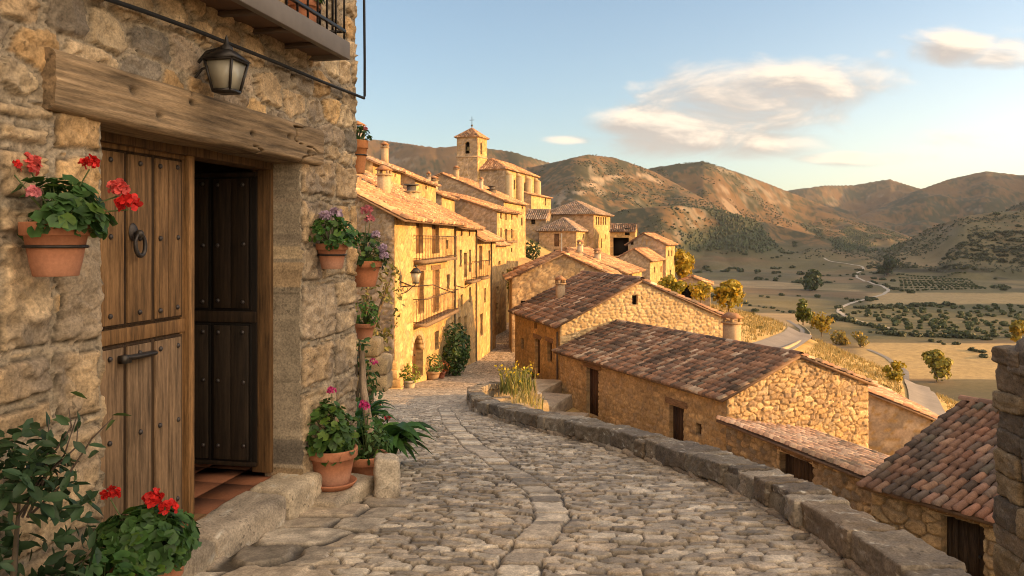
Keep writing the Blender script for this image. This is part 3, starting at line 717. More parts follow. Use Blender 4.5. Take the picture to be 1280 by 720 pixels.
    def gable(s, rise, kind, apex=.5):
        if kind == 'y': t = [(0, s.H), (s.L*apex, s.H+rise), (s.L, s.H)]; return {'f': t, 'b': t}
        if kind == 'x': t = [(0, s.H), (s.W*apex, s.H+rise), (s.W, s.H)]; return {'l': t, 'r': t}
        if kind == 'shedx': t = [(0, s.H+rise), (s.L, s.H)]; return {'f': t, 'b': t, 'l': [(0, s.H+rise), (s.W, s.H+rise)]}
        if kind == 'shedy': t = [(0, s.H), (s.W, s.H+rise)]; return {'l': t, 'r': t, 'b': [(0, s.H+rise), (s.L, s.H+rise)]}
        return {}
    def chimney(s, x, y, z0, z1, w=.6, d=.5, col=(.36, .27, .17), cap='tiles', pot=False, parent=None):
        b = B(); rs = np.random.RandomState(int(abs(x*91+y*17)*10) % 999)
        b.box(x-w/2, x+w/2, y-d/2, y+d/2, z0, z1, col)
        if cap == 'round': b.tube([(x, y, z1), (x, y, z1+.35)], w*.32, 10, (.10, .085, .075)); b.box(x-w*.6, x+w*.6, y-d*.6, y+d*.6, z1, z1+.07, np.array(col)*.7); b.tube([(x, y, z1+.38), (x, y, z1+.45)], w*.5, 10, (.08, .07, .06))
        else:
            b.box(x-w*.6, x+w*.6, y-d*.62, y+d*.62, z1, z1+.07, np.array(col)*.8)
            for sx in (-.42, .42):
                for sy in (-.42, .42): b.box(x+sx*w-.05, x+sx*w+.05, y+sy*d-.05, y+sy*d+.05, z1+.07, z1+.25, np.array(col)*.85)
            A = [(x-w*.66, y-d*.68, z1+.25), (x+w*.66, y-d*.68, z1+.25), (x+w*.66, y+d*.68, z1+.25), (x-w*.66, y+d*.68, z1+.25)]
            T = [(x-w*.5, y, z1+.48), (x+w*.5, y, z1+.48)]
            b.add(A+T, [(0, 1, 5, 4), (2, 3, 4, 5), (3, 2, 1, 0)], [(1, 2, 5), (3, 0, 4)], (.33, .18, .10))
        return b.build('chimney', M['farstone'], parent or s.rf)
    def balcony(s, face, u0, u1, z, depth=.55, h=1.0, bars=.3, rail=(.09, .06, .04), slabc=(.20, .14, .09)):
        b = B()
        def P(u, d, zz): return s.P3(face, u, zz, d)
        q = [P(u, d, zz) for zz in (z-.14, z) for u, d in ((u0, 0), (u1, 0), (u1, depth), (u0, depth))]; b.hexa(q, slabc)
        bl = b.build('balcony', M['farstone'], s.root)
        b = B()
        for zz in (z+.06, z+h):
            b.beam(P(u0+.03, depth-.03, zz), P(u1-.03, depth-.03, zz), .04, .03, rail)
            for u in (u0+.03, u1-.03): b.beam(P(u, 0, zz), P(u, depth-.03, zz), .04, .03, rail)
        n = max(3, int((u1-u0)/bars))
        for i in range(n+1):
            u = u0+.03+(u1-u0-.06)*i/n; b.beam(P(u, depth-.03, z), P(u, depth-.03, z+h), .012, .012, rail)
        for k in range(1, 4):
            for u in (u0+.03, u1-.03): b.beam(P(u, depth*k/4, z), P(u, depth*k/4, z+h), .018, .018, rail)
        b.build('railing', M['iron'], bl)
        return bl
# ------------------------------------------------------------------ the village
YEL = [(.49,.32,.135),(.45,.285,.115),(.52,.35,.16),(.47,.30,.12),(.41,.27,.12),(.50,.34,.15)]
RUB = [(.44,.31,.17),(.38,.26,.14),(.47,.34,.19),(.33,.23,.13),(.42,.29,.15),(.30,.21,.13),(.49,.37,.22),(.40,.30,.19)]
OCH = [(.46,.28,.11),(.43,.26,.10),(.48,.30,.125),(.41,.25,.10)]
SHD = [(.34,.26,.19),(.30,.23,.17),(.37,.29,.21),(.28,.22,.165),(.33,.245,.17)]  # darker wall tones for faces away from the sun, shade put in colour
plaster = lambda seed, pal=YEL: masonry(.6, .32, seed, depth=.03, joint=.04, soft=.06, pal=pal, mortar=(.30,.20,.09), jit=.28, warp=.2, stain=.4, rough=.8)
rubble = lambda seed, pal=RUB, sw=.30, sh=.17, depth=.05: masonry(sw, sh, seed, depth=depth, joint=.06, soft=.12, pal=pal, mortar=(.25,.18,.105), jit=.42, warp=.4, p=2.5, stain=.45, rough=.8, tilt=.8)
def dirang(dx, dy): return math.atan2(dy, dx)
def QUOIN(L, H, off=0):
    return [q for k in range(int((H+.3)/.3)) for w in ((.52, .30)[k % 2],) for q in ((off+.0, off+w, -.3+k*.3+.01, k*.3-.01), (off+L-w, off+L, -.3+k*.3+.01, k*.3-.01))]

def simple(name, label, px, Y, ang, L, Wd, base, eave, kind, rise, fns, ops=(), pal='warm', oh=.35, res=.16, pitch=.3, rl=.42, apex=.5, seed=1, cat='house', group=None, down=3.0, gh=.15, far=True, arc=4, lxy=None):
    P = lxy if lxy is not None else ((px-640)/1000*Y, Y)
    h = House(name, label, cat, P, R(ang), L, Wd, base, eave, group)
    openings = {}
    for o in ops:
        face = o[0]; openings.setdefault(face, []).append(h.px_op(face, *o[1:5], **{'kind': o[5] if len(o) > 5 else 'window', **(o[6] if len(o) > 6 else {})}))
    for f, l in openings.items():
        Lf = h.L if f in 'fb' else h.W
        openings[f] = [o for o in l if o['u0'] > .05 and o['u1'] < Lf-.05 and o['z1'] < h.H+max(rise, 0) and o['z1']-o['z0'] > .1]
    h.walls(h.gable(rise, kind, apex), fns, openings, res=res, down=down, mname='farstone' if far else 'stone')
    h.fill(openings, far=far); h.roof(kind, rise, oh=oh, pal=pal, pitch=pitch, rl=rl, arc=arc, seed=seed, apex=apex, gh=gh)
    h.openings = openings
    return h

ROWA = math.degrees(math.atan2(1, .12))
def row_x(y): return -8.01+.12*y
# --- the sunlit row on the left of the street
sh = dict(kind='shutter', col=(.20,.11,.05))
w_ = dict(dark=(.05,.03,.02))
L1 = simple('stone_house', 'tall sunlit stone house with two iron balconies and an arched street door', 0, 0, ROWA, 11.75, 8.2, -6.2, .96, 'x', 2.1,
    {'f': plaster(41), 'l': rubble(42, [(.27,.21,.16),(.23,.18,.135),(.31,.25,.19),(.19,.155,.12),(.35,.29,.22)], .42, .2), '*': (.4,.3,.19)},
    [('f',519.5,276,528,317,'shutter',dict(col=(.22,.12,.055))), ('f',539.5,277,548.5,317,'shutter',dict(col=(.20,.11,.05))), ('f',521.5,339,529.5,392,'shutter',dict(col=(.26,.15,.07),lintel=True)), ('f',540,337.5,549,390,'shutter',dict(col=(.26,.15,.07),lintel=True)),
     ('f',514.5,419,528.5,474,'door',dict(col=(.15,.078,.035),depth=.35)), ('f',542.5,414,548,437,'window'), ('f',557,300,560,311,'window'), ('f',558,343,561.5,362,'window')],
    pal='warm', oh=.5, res={'f': .07, 'l': .055, '*': .5}, pitch=.25, rl=.36, lxy=(-4.41, 30), far=False, gh=.3, arc=5, seed=3)
b = B()                                     # rafter ends under the eave
for i in range(26): x = .2+i*.45; b.box(x-.05, x+.05, -.46, .1, L1.H-.20, L1.H-.06, (.14, .085, .05))
b.build('rafters', M['wood'], L1.root)
for (x0, x1, yf, dp) in ((516, 561, 325, .55), (516, 562, 397, .6)):
    ua = L1.uv('f', x0, yf)[0]; ub = L1.uv('f', x1-3, yf)[0]; z = L1.uv('f', (x0+x1)/2, yf-2)[1]
    L1.balcony('f', ua, ub, z, dp, 1.0, .30)
L1.chimney(6.0, 2.1, L1.H+.6, L1.H+1.95, .55, .5, (.42,.32,.2))
o = [q for q in L1.openings['f'] if q['kind'] == 'door'][0]
b = B(); n = 10; ra = (o['u1']-o['u0'])/2; rz = .75; uc = (o['u0']+o['u1'])/2; zt = o['z1']; zs_ = zt-rz
for i in range(n):                          # spandrels turn the square opening into an arch
    for sg in (1,):
        t0 = math.pi*i/n; t1 = math.pi*(i+1)/n
        P0 = (uc+ra*math.cos(t0), zs_+rz*math.sin(t0)); P1 = (uc+ra*math.cos(t1), zs_+rz*math.sin(t1))
        q = [L1.P3('f', *p, d) for d in (.0, -.3) for p in (P0, (P0[0], zt+.01), (P1[0], zt+.01), P1)]
        b.hexa(q, (.46, .34, .19))
    t0 += .02; t1 -= .02
    q = [L1.P3('f', uc+(ra+e)*math.cos(t), zs_+(rz+e)*math.sin(t), d) for d in (.05, -.05) for e, t in ((0, t0), (.26, t0), (.26, t1), (0, t1))]
    b.hexa(q, np.array((.46, .35, .21))*RS.uniform(.85, 1.1))
b.build('door_arch', M['farstone'], L1.root)
b = B()                                     # rough garden wall stub against its flank
L2 = simple('stone_house', 'narrow sunlit house joined to the tall balconied one, with a single small balcony', 0, 0, ROWA, 6.85, 8, -7.4, .82, 'x', 2.0, {'f': plaster(43), '*': (.4,.3,.19)},
    [('f',575.3,281,577.6,295), ('f',585.4,282,587.4,295), ('f',574,312,576.8,334), ('f',579.6,316,583.2,347,'shutter',sh), ('f',586,312,588.4,340), ('f',575,368,578,385), ('f',586,359,588.4,378), ('f',572.4,396,575.4,430,'door'), ('f',580,395,583,428,'door')],
    res={'f': .1, '*': .6}, lxy=(row_x(41.75), 41.75), seed=5, oh=.45, far=False)
ua, ub = L2.uv('f', 580, 350)[0], L2.uv('f', 590, 350)[0]; L2.balcony('f', ua, ub, L2.uv('f', 584, 350)[1], .55)
L2.chimney(1.2, 2.6, L2.H+.7, L2.H+1.75, .8, .7, (.44,.34,.21), 'round')
L3 = simple('stone_house', 'lower sunlit house whose tiled eave sits below its neighbours, half in shadow', 0, 0, ROWA, 8.5, 7, -7.9, .2, 'x', 1.8, {'f': plaster(45), '*': (.4,.3,.19)},
    [('f',598.6,307,602.6,337,'shutter',sh), ('f',610,313,612.4,332), ('f',595.2,356,597,380), ('f',605,360,607,378), ('f',600,392,603,420,'door')], res={'f': .12, '*': .6}, lxy=(row_x(48.6), 48.6), seed=7, oh=.6)
ua, ub = L3.uv('f', 596.5, 345)[0], L3.uv('f', 602.5, 345)[0]; L3.balcony('f', ua, ub, L3.uv('f', 599, 346)[1], .5)
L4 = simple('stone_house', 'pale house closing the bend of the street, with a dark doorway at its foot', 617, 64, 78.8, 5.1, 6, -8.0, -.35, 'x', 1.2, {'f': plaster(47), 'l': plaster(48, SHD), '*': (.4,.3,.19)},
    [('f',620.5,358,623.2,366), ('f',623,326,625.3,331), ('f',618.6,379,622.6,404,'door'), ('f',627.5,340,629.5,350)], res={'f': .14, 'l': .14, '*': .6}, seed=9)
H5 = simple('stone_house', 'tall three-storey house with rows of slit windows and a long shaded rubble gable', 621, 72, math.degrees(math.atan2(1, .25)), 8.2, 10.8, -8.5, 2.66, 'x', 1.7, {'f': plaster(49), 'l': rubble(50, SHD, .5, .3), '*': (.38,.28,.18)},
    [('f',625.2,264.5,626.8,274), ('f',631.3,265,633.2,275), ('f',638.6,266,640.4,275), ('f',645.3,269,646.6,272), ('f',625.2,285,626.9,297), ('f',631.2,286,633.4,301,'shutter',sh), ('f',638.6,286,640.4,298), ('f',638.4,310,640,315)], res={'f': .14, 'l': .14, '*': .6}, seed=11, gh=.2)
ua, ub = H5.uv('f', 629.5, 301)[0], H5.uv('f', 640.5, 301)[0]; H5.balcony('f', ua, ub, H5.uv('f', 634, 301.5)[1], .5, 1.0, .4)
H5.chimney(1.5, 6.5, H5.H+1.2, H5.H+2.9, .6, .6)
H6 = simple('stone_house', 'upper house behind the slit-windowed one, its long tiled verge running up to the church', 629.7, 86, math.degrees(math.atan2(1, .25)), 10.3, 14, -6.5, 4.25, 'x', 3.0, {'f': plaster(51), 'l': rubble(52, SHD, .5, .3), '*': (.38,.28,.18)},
    [('f',652,258,653.4,261), ('f',651,272,653,282)], res={'f': .16, 'l': .16, '*': .6}, seed=13, gh=.2)
H6.chimney(1.0, 2.8, H6.H+.4, H6.H+2.2, .35, .35, (.5,.4,.28)); H6.chimney(3.5, 2.3, H6.H+.3, H6.H+1.4, .9, .7, (.12,.1,.08), 'round'); H6.chimney(2, 6, H6.H+2.2, H6.H+3.6, .5, .5)
for H_, px_ in ((L1, 568), (L2, 594), (L3, 613)):
    u_ = min(max(H_.uv('f', px_, 330)[0], .1), H_.L-.1); b = B(); b.tube([H_.P3('f', u_, z, .08) for z in (.1, H_.H*.5, H_.H-.15)], .05, 6, (.10,.075,.05)); b.build('drainpipe', M['iron'], H_.root)
for H_, q in ((L1, ((499,352),(515,358),(540,356),(566,366))), (L2, ((569,357),(580,360),(592,352)))):
    b = B(); b.tube([H_.P3('f', *H_.uv('f', *p_), .05) for p_ in q], .02, 5, (.06,.05,.04)); b.build('cable', M['iron'], H_.root)
# --- roofs stepping up behind the row
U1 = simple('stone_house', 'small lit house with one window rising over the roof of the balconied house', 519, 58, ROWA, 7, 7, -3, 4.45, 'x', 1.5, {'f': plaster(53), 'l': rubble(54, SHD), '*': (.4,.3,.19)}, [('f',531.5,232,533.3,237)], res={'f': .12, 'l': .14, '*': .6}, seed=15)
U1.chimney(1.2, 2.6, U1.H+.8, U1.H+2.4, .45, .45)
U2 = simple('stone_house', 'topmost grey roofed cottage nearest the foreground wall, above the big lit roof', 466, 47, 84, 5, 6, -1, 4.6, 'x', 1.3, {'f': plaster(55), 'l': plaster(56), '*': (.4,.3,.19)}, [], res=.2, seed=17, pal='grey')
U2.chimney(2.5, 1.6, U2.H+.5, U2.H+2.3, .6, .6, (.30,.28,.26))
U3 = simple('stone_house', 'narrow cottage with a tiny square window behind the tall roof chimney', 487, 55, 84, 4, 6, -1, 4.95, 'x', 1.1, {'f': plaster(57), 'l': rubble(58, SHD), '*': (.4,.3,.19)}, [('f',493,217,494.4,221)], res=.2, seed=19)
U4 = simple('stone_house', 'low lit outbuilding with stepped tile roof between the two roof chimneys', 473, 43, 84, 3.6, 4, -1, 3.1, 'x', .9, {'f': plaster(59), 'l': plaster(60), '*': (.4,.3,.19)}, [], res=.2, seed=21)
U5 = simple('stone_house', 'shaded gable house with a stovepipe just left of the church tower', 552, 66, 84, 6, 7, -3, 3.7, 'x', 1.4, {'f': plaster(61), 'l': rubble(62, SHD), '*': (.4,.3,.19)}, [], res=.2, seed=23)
U5.chimney(2, 1.5, U5.H+.4, U5.H+1.7, .3, .3, (.3,.24,.18))
# --- church
CA = math.degrees(math.atan2(1, .33))
CH = simple('church', 'stone church with buttressed sunlit nave and hipped roof on the hilltop', 632, 135, CA, 19, 7.6, 3, 12.1, 'hip', 2.0, {'f': plaster(63), 'l': rubble(64, SHD, .6, .3), '*': (.4,.3,.19)},
    [('f',642,225,644,237), ('f',655,228,657,239)], cat='church', res={'f': .2, 'l': .2, '*': .8}, seed=25, pitch=.4, rl=.5)
for u in (.5, 6.3, 11.6, 17.2):
    b = B(); b.box(u-.45, u+.45, -1.1, .1, -2, CH.H-1.1, (.42,.32,.19)); b.hexa([(u-.45,-1.1,CH.H-1.1),(u+.45,-1.1,CH.H-1.1),(u+.45,.1,CH.H-1.1),(u-.45,.1,CH.H-1.1),(u-.45,-.1,CH.H-.3),(u+.45,-.1,CH.H-.3),(u+.45,.1,CH.H-.3),(u-.45,.1,CH.H-.3)], (.40,.30,.18)); b.build('buttress', M['farstone'], CH.root)
TW = simple('bell_tower', 'square bell tower with arched belfry openings and a pyramid roof beside the church', 571, 137, -22, 3.9, 3.9, 5, 17.7, 'hip', 1.5, {'*': plaster(65, SHD), 'r': plaster(66), 'f': plaster(67, [(.38,.28,.19),(.42,.31,.2),(.35,.26,.18)])},
    [('f',581,177,587,192,'hole',dict(depth=.6)), ('r',600.3,178,602.8,193,'hole',dict(depth=.6))], cat='bell tower', res=.2, seed=27, pitch=.35, rl=.45, oh=.3)
for f in 'fr':
    o = TW.openings[f][0]; b = B(); ra = (o['u1']-o['u0'])/2; uc = (o['u0']+o['u1'])/2; zt = o['z1']; zs_ = zt-ra
    for i in range(8):
        t0 = math.pi*i/8; t1 = math.pi*(i+1)/8
        P0 = (uc+ra*math.cos(t0), zs_+ra*math.sin(t0)); P1 = (uc+ra*math.cos(t1), zs_+ra*math.sin(t1))
        q = [TW.P3(f, *p, d) for d in (.0, -.5) for p in (P0, (P0[0], zt+.01), (P1[0], zt+.01), P1)]
        if f == 'r': q = [q[3], q[2], q[1], q[0], q[7], q[6], q[5], q[4]]
        b.hexa(q, (.40,.30,.19))
    b.build('arch', M['farstone'], TW.root)
    b = B(); b.lathe([(.05,.75),(.22,.7),(.28,.4),(.34,.15),(.45,0)], TW.P3(f, uc, o['z0']+.5, -.45), 12, (.16,.12,.05)); b.build('bell', M['iron'], TW.root)
zc = TW.uv('f', 584, 196)[1]
b = B(); b.box(-.09, TW.L+.09, -.09, TW.W+.09, zc-.1, zc+.12, (.38,.28,.19)); b.build('string_course', M['farstone'], TW.root); b = B(); b.box(-.2, TW.L+.2, -.2, TW.W+.2, TW.H-.3, TW.H-.03, (.40,.30,.19)); b.build('cornice', M['farstone'], TW.root)
b = B(); t = TW.H+1.5; b.tube([(1.95, 1.95, t), (1.95, 1.95, t+2.1)], .05, 6, (.08,.07,.06)); b.ball((1.95, 1.95, t+.55), .2, 8, 6, (.1,.08,.06)); b.beam((1.5, 1.95, t+1.5), (2.4, 1.95, t+1.5), .07, .07, (.08,.07,.06)); b.build('weathervane', M['iron'], TW.root)
CHW = simple('chapel', 'low sunlit chapel wing with tiled roof below the church buttresses', 664, 141, CA, 13, 6, 3, 8.0, 'shedy', 1.6, {'f': plaster(68), 'l': plaster(69, SHD), '*': (.4,.3,.19)}, [('f',681,247,682.6,257)], cat='chapel', res=.25, seed=29)
# --- the group in the middle
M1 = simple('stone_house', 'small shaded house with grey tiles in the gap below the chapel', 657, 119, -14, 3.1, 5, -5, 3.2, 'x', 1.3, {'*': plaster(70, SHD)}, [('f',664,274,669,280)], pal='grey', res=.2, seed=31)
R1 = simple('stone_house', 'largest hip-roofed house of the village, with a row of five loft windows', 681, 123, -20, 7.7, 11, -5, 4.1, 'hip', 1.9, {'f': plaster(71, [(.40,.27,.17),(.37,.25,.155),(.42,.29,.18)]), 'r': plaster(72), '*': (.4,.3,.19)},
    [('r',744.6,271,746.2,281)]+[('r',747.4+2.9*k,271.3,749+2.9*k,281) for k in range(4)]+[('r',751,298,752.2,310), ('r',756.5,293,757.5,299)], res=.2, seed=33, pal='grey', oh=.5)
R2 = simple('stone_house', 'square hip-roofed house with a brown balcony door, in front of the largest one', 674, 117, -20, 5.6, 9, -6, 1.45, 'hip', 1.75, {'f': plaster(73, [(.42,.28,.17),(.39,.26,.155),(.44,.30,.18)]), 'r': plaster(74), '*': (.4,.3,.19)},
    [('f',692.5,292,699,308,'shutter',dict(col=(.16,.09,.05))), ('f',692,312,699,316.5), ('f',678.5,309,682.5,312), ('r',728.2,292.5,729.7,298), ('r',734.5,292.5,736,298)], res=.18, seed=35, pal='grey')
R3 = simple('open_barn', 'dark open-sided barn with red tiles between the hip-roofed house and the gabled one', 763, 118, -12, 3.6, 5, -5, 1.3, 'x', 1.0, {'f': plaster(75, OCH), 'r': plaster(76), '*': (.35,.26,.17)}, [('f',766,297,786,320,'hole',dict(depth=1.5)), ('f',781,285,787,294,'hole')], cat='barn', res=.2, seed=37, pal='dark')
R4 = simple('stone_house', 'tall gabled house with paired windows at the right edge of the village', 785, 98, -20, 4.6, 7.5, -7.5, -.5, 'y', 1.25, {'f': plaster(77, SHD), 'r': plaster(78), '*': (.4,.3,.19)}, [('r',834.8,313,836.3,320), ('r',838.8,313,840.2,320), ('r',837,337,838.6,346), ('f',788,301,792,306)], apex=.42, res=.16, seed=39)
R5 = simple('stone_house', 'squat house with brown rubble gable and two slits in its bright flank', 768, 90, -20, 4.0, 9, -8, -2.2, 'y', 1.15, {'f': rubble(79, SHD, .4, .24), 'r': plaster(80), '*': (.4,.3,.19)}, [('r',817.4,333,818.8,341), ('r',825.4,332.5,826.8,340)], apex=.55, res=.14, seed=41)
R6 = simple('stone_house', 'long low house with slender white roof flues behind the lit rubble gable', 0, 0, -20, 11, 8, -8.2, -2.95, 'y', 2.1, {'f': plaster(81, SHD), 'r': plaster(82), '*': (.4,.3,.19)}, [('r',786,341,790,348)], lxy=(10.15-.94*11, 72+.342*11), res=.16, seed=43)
R6.chimney(6.7, .6, R6.H+1.3, R6.H+2.5, .45, .45, (.5,.39,.27)); R6.chimney(8.3, .8, R6.H+.8, R6.H+1.7, .5, .5, (.5,.39,.27))
R7 = simple('stone_house', 'sunlit rubble gable end with a thin roof pole, behind the ochre house', 640, 54, 3, 7.2, 4.2, -8, -2.55, 'y', 1.6, {'f': rubble(83, RUB, .42, .28, .04), '*': (.4,.3,.19)}, [('f',651,376,657,379)], apex=.48, res={'f': .09, '*': .5}, seed=45, gh=.25)
R8 = simple('stone_house', 'house added behind the lit rubble gable to shade the row, only its roof showing', 646, 60, -5, 7.4, 9, -8.2, -2.6, 'y', 1.6, {'*': plaster(98)}, [], res=.3, seed=46)  # added behind the gable to shade the lower fronts of the row
b = B(); b.tube([(3.4, .3, R7.H+1.2), (3.4, .3, R7.H+3.0)], .035, 6, (.4,.36,.3)); b.build('roof_pole', M['iron'], R7.rf)
SD = simple('cart_shed', 'little lean-to with a black open front beside the golden tree', 843, 97, -14, 4.2, 5, -8.4, -5.3, 'y', .75, {'f': plaster(85, SHD), 'r': plaster(86), '*': (.4,.3,.19)}, [('f',851,357,866,374,'hole',dict(depth=1.2))], cat='shed', res=.16, seed=47)
# --- ochre house and the two long roofs this side of it
HA = simple('stone_house', 'ochre house with brown tiled roof and wide sunlit gable at the lane end', 644, 45, math.degrees(math.atan2(-.966, .261)), 7.9, 8.8, -7.5, -3.95, 'x', 2.0,
    {'f': plaster(87, OCH), 'r': masonry(.30, .18, 88, depth=.05, joint=.08, soft=.2, pal=[(.50,.36,.19),(.46,.32,.16),(.53,.39,.22),(.43,.30,.15)], mortar=(.47,.34,.19), jit=.4, warp=.4, stain=.35, p=2.8, blocks=QUOIN(8.8, 3.9, 37)), '*': (.4,.3,.19)},
    [('f',669,424,675.5,468,'door',dict(lintel=True)), ('f',684.5,428,690.5,453,'window',dict(lintel=True)), ('f',652,422.5,655.5,437,'window'), ('f',668,401.5,672,411,'window'), ('r',790,369,797,381,'hole')], apex=.466, res={'f': .06, 'r': .04, '*': .5}, seed=49, pal='dark', far=False, arc=6, pitch=.26, rl=.4, oh=.3)
HA.chimney(3.2, 1.6, HA.H+.35, HA.H+1.6, .4, .4, (.36,.26,.17))
b = B(); b.tube([HA.P3('f', HA.L-.15, z, .09) for z in (.3, 3.2)], .045, 8, (.10,.07,.05)); b.build('drainpipe', M['iron'], HA.root)
HB = simple('stone_house', 'long low house with big mossy red-brown roof and two dark doors', 700, 37, math.degrees(math.atan2(-.919, .395)), 12, 6.2, -7.8, -5.08, 'x', 1.15,
    {'f': masonry(.36, .18, 91, depth=.035, joint=.05, soft=.15, pal=[(.42,.28,.14),(.38,.25,.12),(.45,.31,.16),(.35,.24,.13),(.40,.28,.16)], mortar=(.37,.25,.13), jit=.33, warp=.3, stain=.4), 'r': masonry(.33, .165, 92, depth=.06, joint=.06, soft=.09, pal=RUB, mortar=(.21,.145,.08), jit=.42, warp=.45, p=2.8, stain=.5, rough=1.0, tilt=.9, blocks=QUOIN(6.2, 4.2, 37)), '*': (.4,.3,.19)},
    [('f',733.5,461,748.5,520,'door',dict(lintel=True, col=(.07,.035,.02))), ('f',837,508,855,562,'door',dict(lintel=True, col=(.055,.03,.018))), ('f',870.5,529,877.5,544,'window')], apex=.48, res={'f': .045, 'r': .035, '*': .5}, seed=51, pal='dark', far=False, arc=7, pitch=.20, rl=.34, oh=.3)
HB.chimney(4.9, 5.9, HB.H-.2, HB.H+1.45, .62, .5, (.42,.30,.18))
HC = simple('lean_to', 'low lean-to with pinkish tiles against the sunlit rubble gable', 0, 0, math.degrees(math.atan2(-.955, .297)), 6.8, 3.3, -8.4, -5.9, 'shedy', -.62, {'f': rubble(93, DARKB+RUB[:3], .34, .2, .06), '*': (.4,.3,.19)}, [('f',976,572,1018,612,'door',dict(lintel=True, col=(.06,.035,.02)))],
    lxy=(6.93, 25.85), res={'f': .04, '*': .4}, seed=53, pal=[(.46,.29,.19),(.52,.33,.22),(.58,.41,.29),(.48,.30,.20),(.55,.38,.26),(.40,.25,.17)], far=False, arc=7, pitch=.25, rl=.42, oh=.28, cat='outbuilding')
HD = House('barn', 'nearest roof of large rounded brown tiles over a dark doorway, by the stone pillar', 'barn', ((1090-640)/1000*15.9, 15.9), math.atan2(-.837, .546), 6.5, 7.2, -8.6, -4.78)
ops = {'f': [HD.px_op('f', 1178, 650, 1231, 735, kind='door', lintel=True, col=(.05,.032,.02), lh=.26)]}
HD.walls(HD.gable(1.15, 'x'), {'f': rubble(94, RUB, .36, .22, .07), 'l': rubble(95, RUB), '*': (.4,.3,.19)}, ops, res={'f': .03, 'l': .06, '*': .4}); HD.fill(ops)
HD.roof('x', 1.15, oh=.3, pal=[(.24,.125,.085),(.19,.11,.08),(.25,.145,.10),(.13,.095,.078),(.22,.13,.095),(.20,.145,.115),(.29,.18,.125),(.13,.10,.085)], pitch=.185, rl=.36, arc=9, seed=55, jit=1.4)
HG = simple('lean_to', 'grey-walled shed with a sloping pink roof behind the sunlit rubble gable', 1083, 31.5, -8, 2.4, 6, -9.4, -6.95, 'shedx', .95, {'f': plaster(96, SHD), '*': (.4,.3,.19)}, [], res=.12, seed=57, pal='pale', cat='outbuilding', oh=.25, arc=6, pitch=.25)
# tall house added outside the frame to shade the foreground, its form guessed
HX = simple('stone_house', 'unseen tall house added across the lane to shade the old door', 0, 0, 90, 16, 7, -8, 4.2, 'y', 1.7, {'*': rubble(97, RUB, .5, .3)}, [], lxy=(20, -3), res=.5, seed=59)
# ------------------------------------------------------------------ foreground: old house with the door
def f3(x, y, z, s=0, o=4): return .5*(fbm(x+1.31*z, y-.87*z, s, o)+fbm(y+.71*x+5.2, z*1.1-.53*x, s+13, o))
def rock(b, c, half, rot=0., seed=0, n=9, r=.3, amp=.12, pal=GREY, tilt=(0, 0), lichen=.5, colour=None):
    """an irregular block of stone: rounded, dented, its own tint"""
    rs = np.random.RandomState(seed); half = np.asarray(half, float); k = np.linspace(-1, 1, n)
    A, Bm = np.meshgrid(k, k, indexing='ij'); one = np.ones_like(A)
    faces = [(A, Bm, one), (Bm, A, -one), (one, A, Bm), (-one, Bm, A), (Bm, one, A), (A, -one, Bm)]
    rr = r*half.min(); col0 = pick(rs.rand(1), pal)[0]*rs.uniform(.85, 1.15) if colour is None else np.asarray(colour, float)
    ca, sa = math.cos(rot), math.sin(rot); sc = half.mean()
    taper = rs.uniform(-.12, .12, 3)
    for X, Y, Z in faces:
        P = np.stack([X, Y, Z], -1)*half
        q = np.clip(P, -(half-rr), half-rr); d = P-q; l = np.linalg.norm(d, axis=-1, keepdims=True); P = q+d/np.maximum(l, 1e-9)*rr*(l > 1e-9)
        N = P/half; nl = np.linalg.norm(N, axis=-1, keepdims=True); N = N/nl
        w = P/sc
        nz = f3(w[..., 0]*1.1+seed*3.7, w[..., 1]*1.1, w[..., 2]*1.1+seed, 401, 5)-.5
        n2 = f3(P[..., 0]*30+seed, P[..., 1]*30, P[..., 2]*30, 405, 3)-.5
        n3 = f3(w[..., 0]*3.1+seed, w[..., 1]*3.1, w[..., 2]*3.1, 403, 3)-.5
        P = P+N*(nz[..., None]*amp*sc*2+n3[..., None]*amp*sc*1.1+n2[..., None]*.028)
        P = P*(1+taper[0]*N[..., 1:2]*np.array((1, 0, 0))+taper[1]*N[..., 0:1]*np.array((0, 1, 0))+taper[2]*N[..., 0:1]*np.array((0, 0, 1)))
        x = P[..., 0]*ca-P[..., 1]*sa; y = P[..., 0]*sa+P[..., 1]*ca; z = P[..., 2]+P[..., 0]*tilt[0]+P[..., 1]*tilt[1]
        G = np.stack([x, y, z], -1)+np.asarray(c, float)
        m = f3(G[..., 0]*9, G[..., 1]*9, G[..., 2]*9, 411, 4); sp = f3(G[..., 0]*34, G[..., 1]*34, G[..., 2]*34, 413, 3)
        C = col0*(.6+.8*m)[..., None]*(.8+.4*(nz+.5))[..., None]
        li = sm(.60, .68, sp)*sm(.45, .6, m)*lichen; C = C*(1-li[..., None])+np.array((.50,.47,.40))*li[..., None]
        dk = sm(.55, .7, f3(G[..., 0]*4, G[..., 1]*4, G[..., 2]*4, 415, 3))*.6; C = C*(1-dk[..., None])+np.array((.12,.10,.08))*dk[..., None]
        b.grid(G, C)

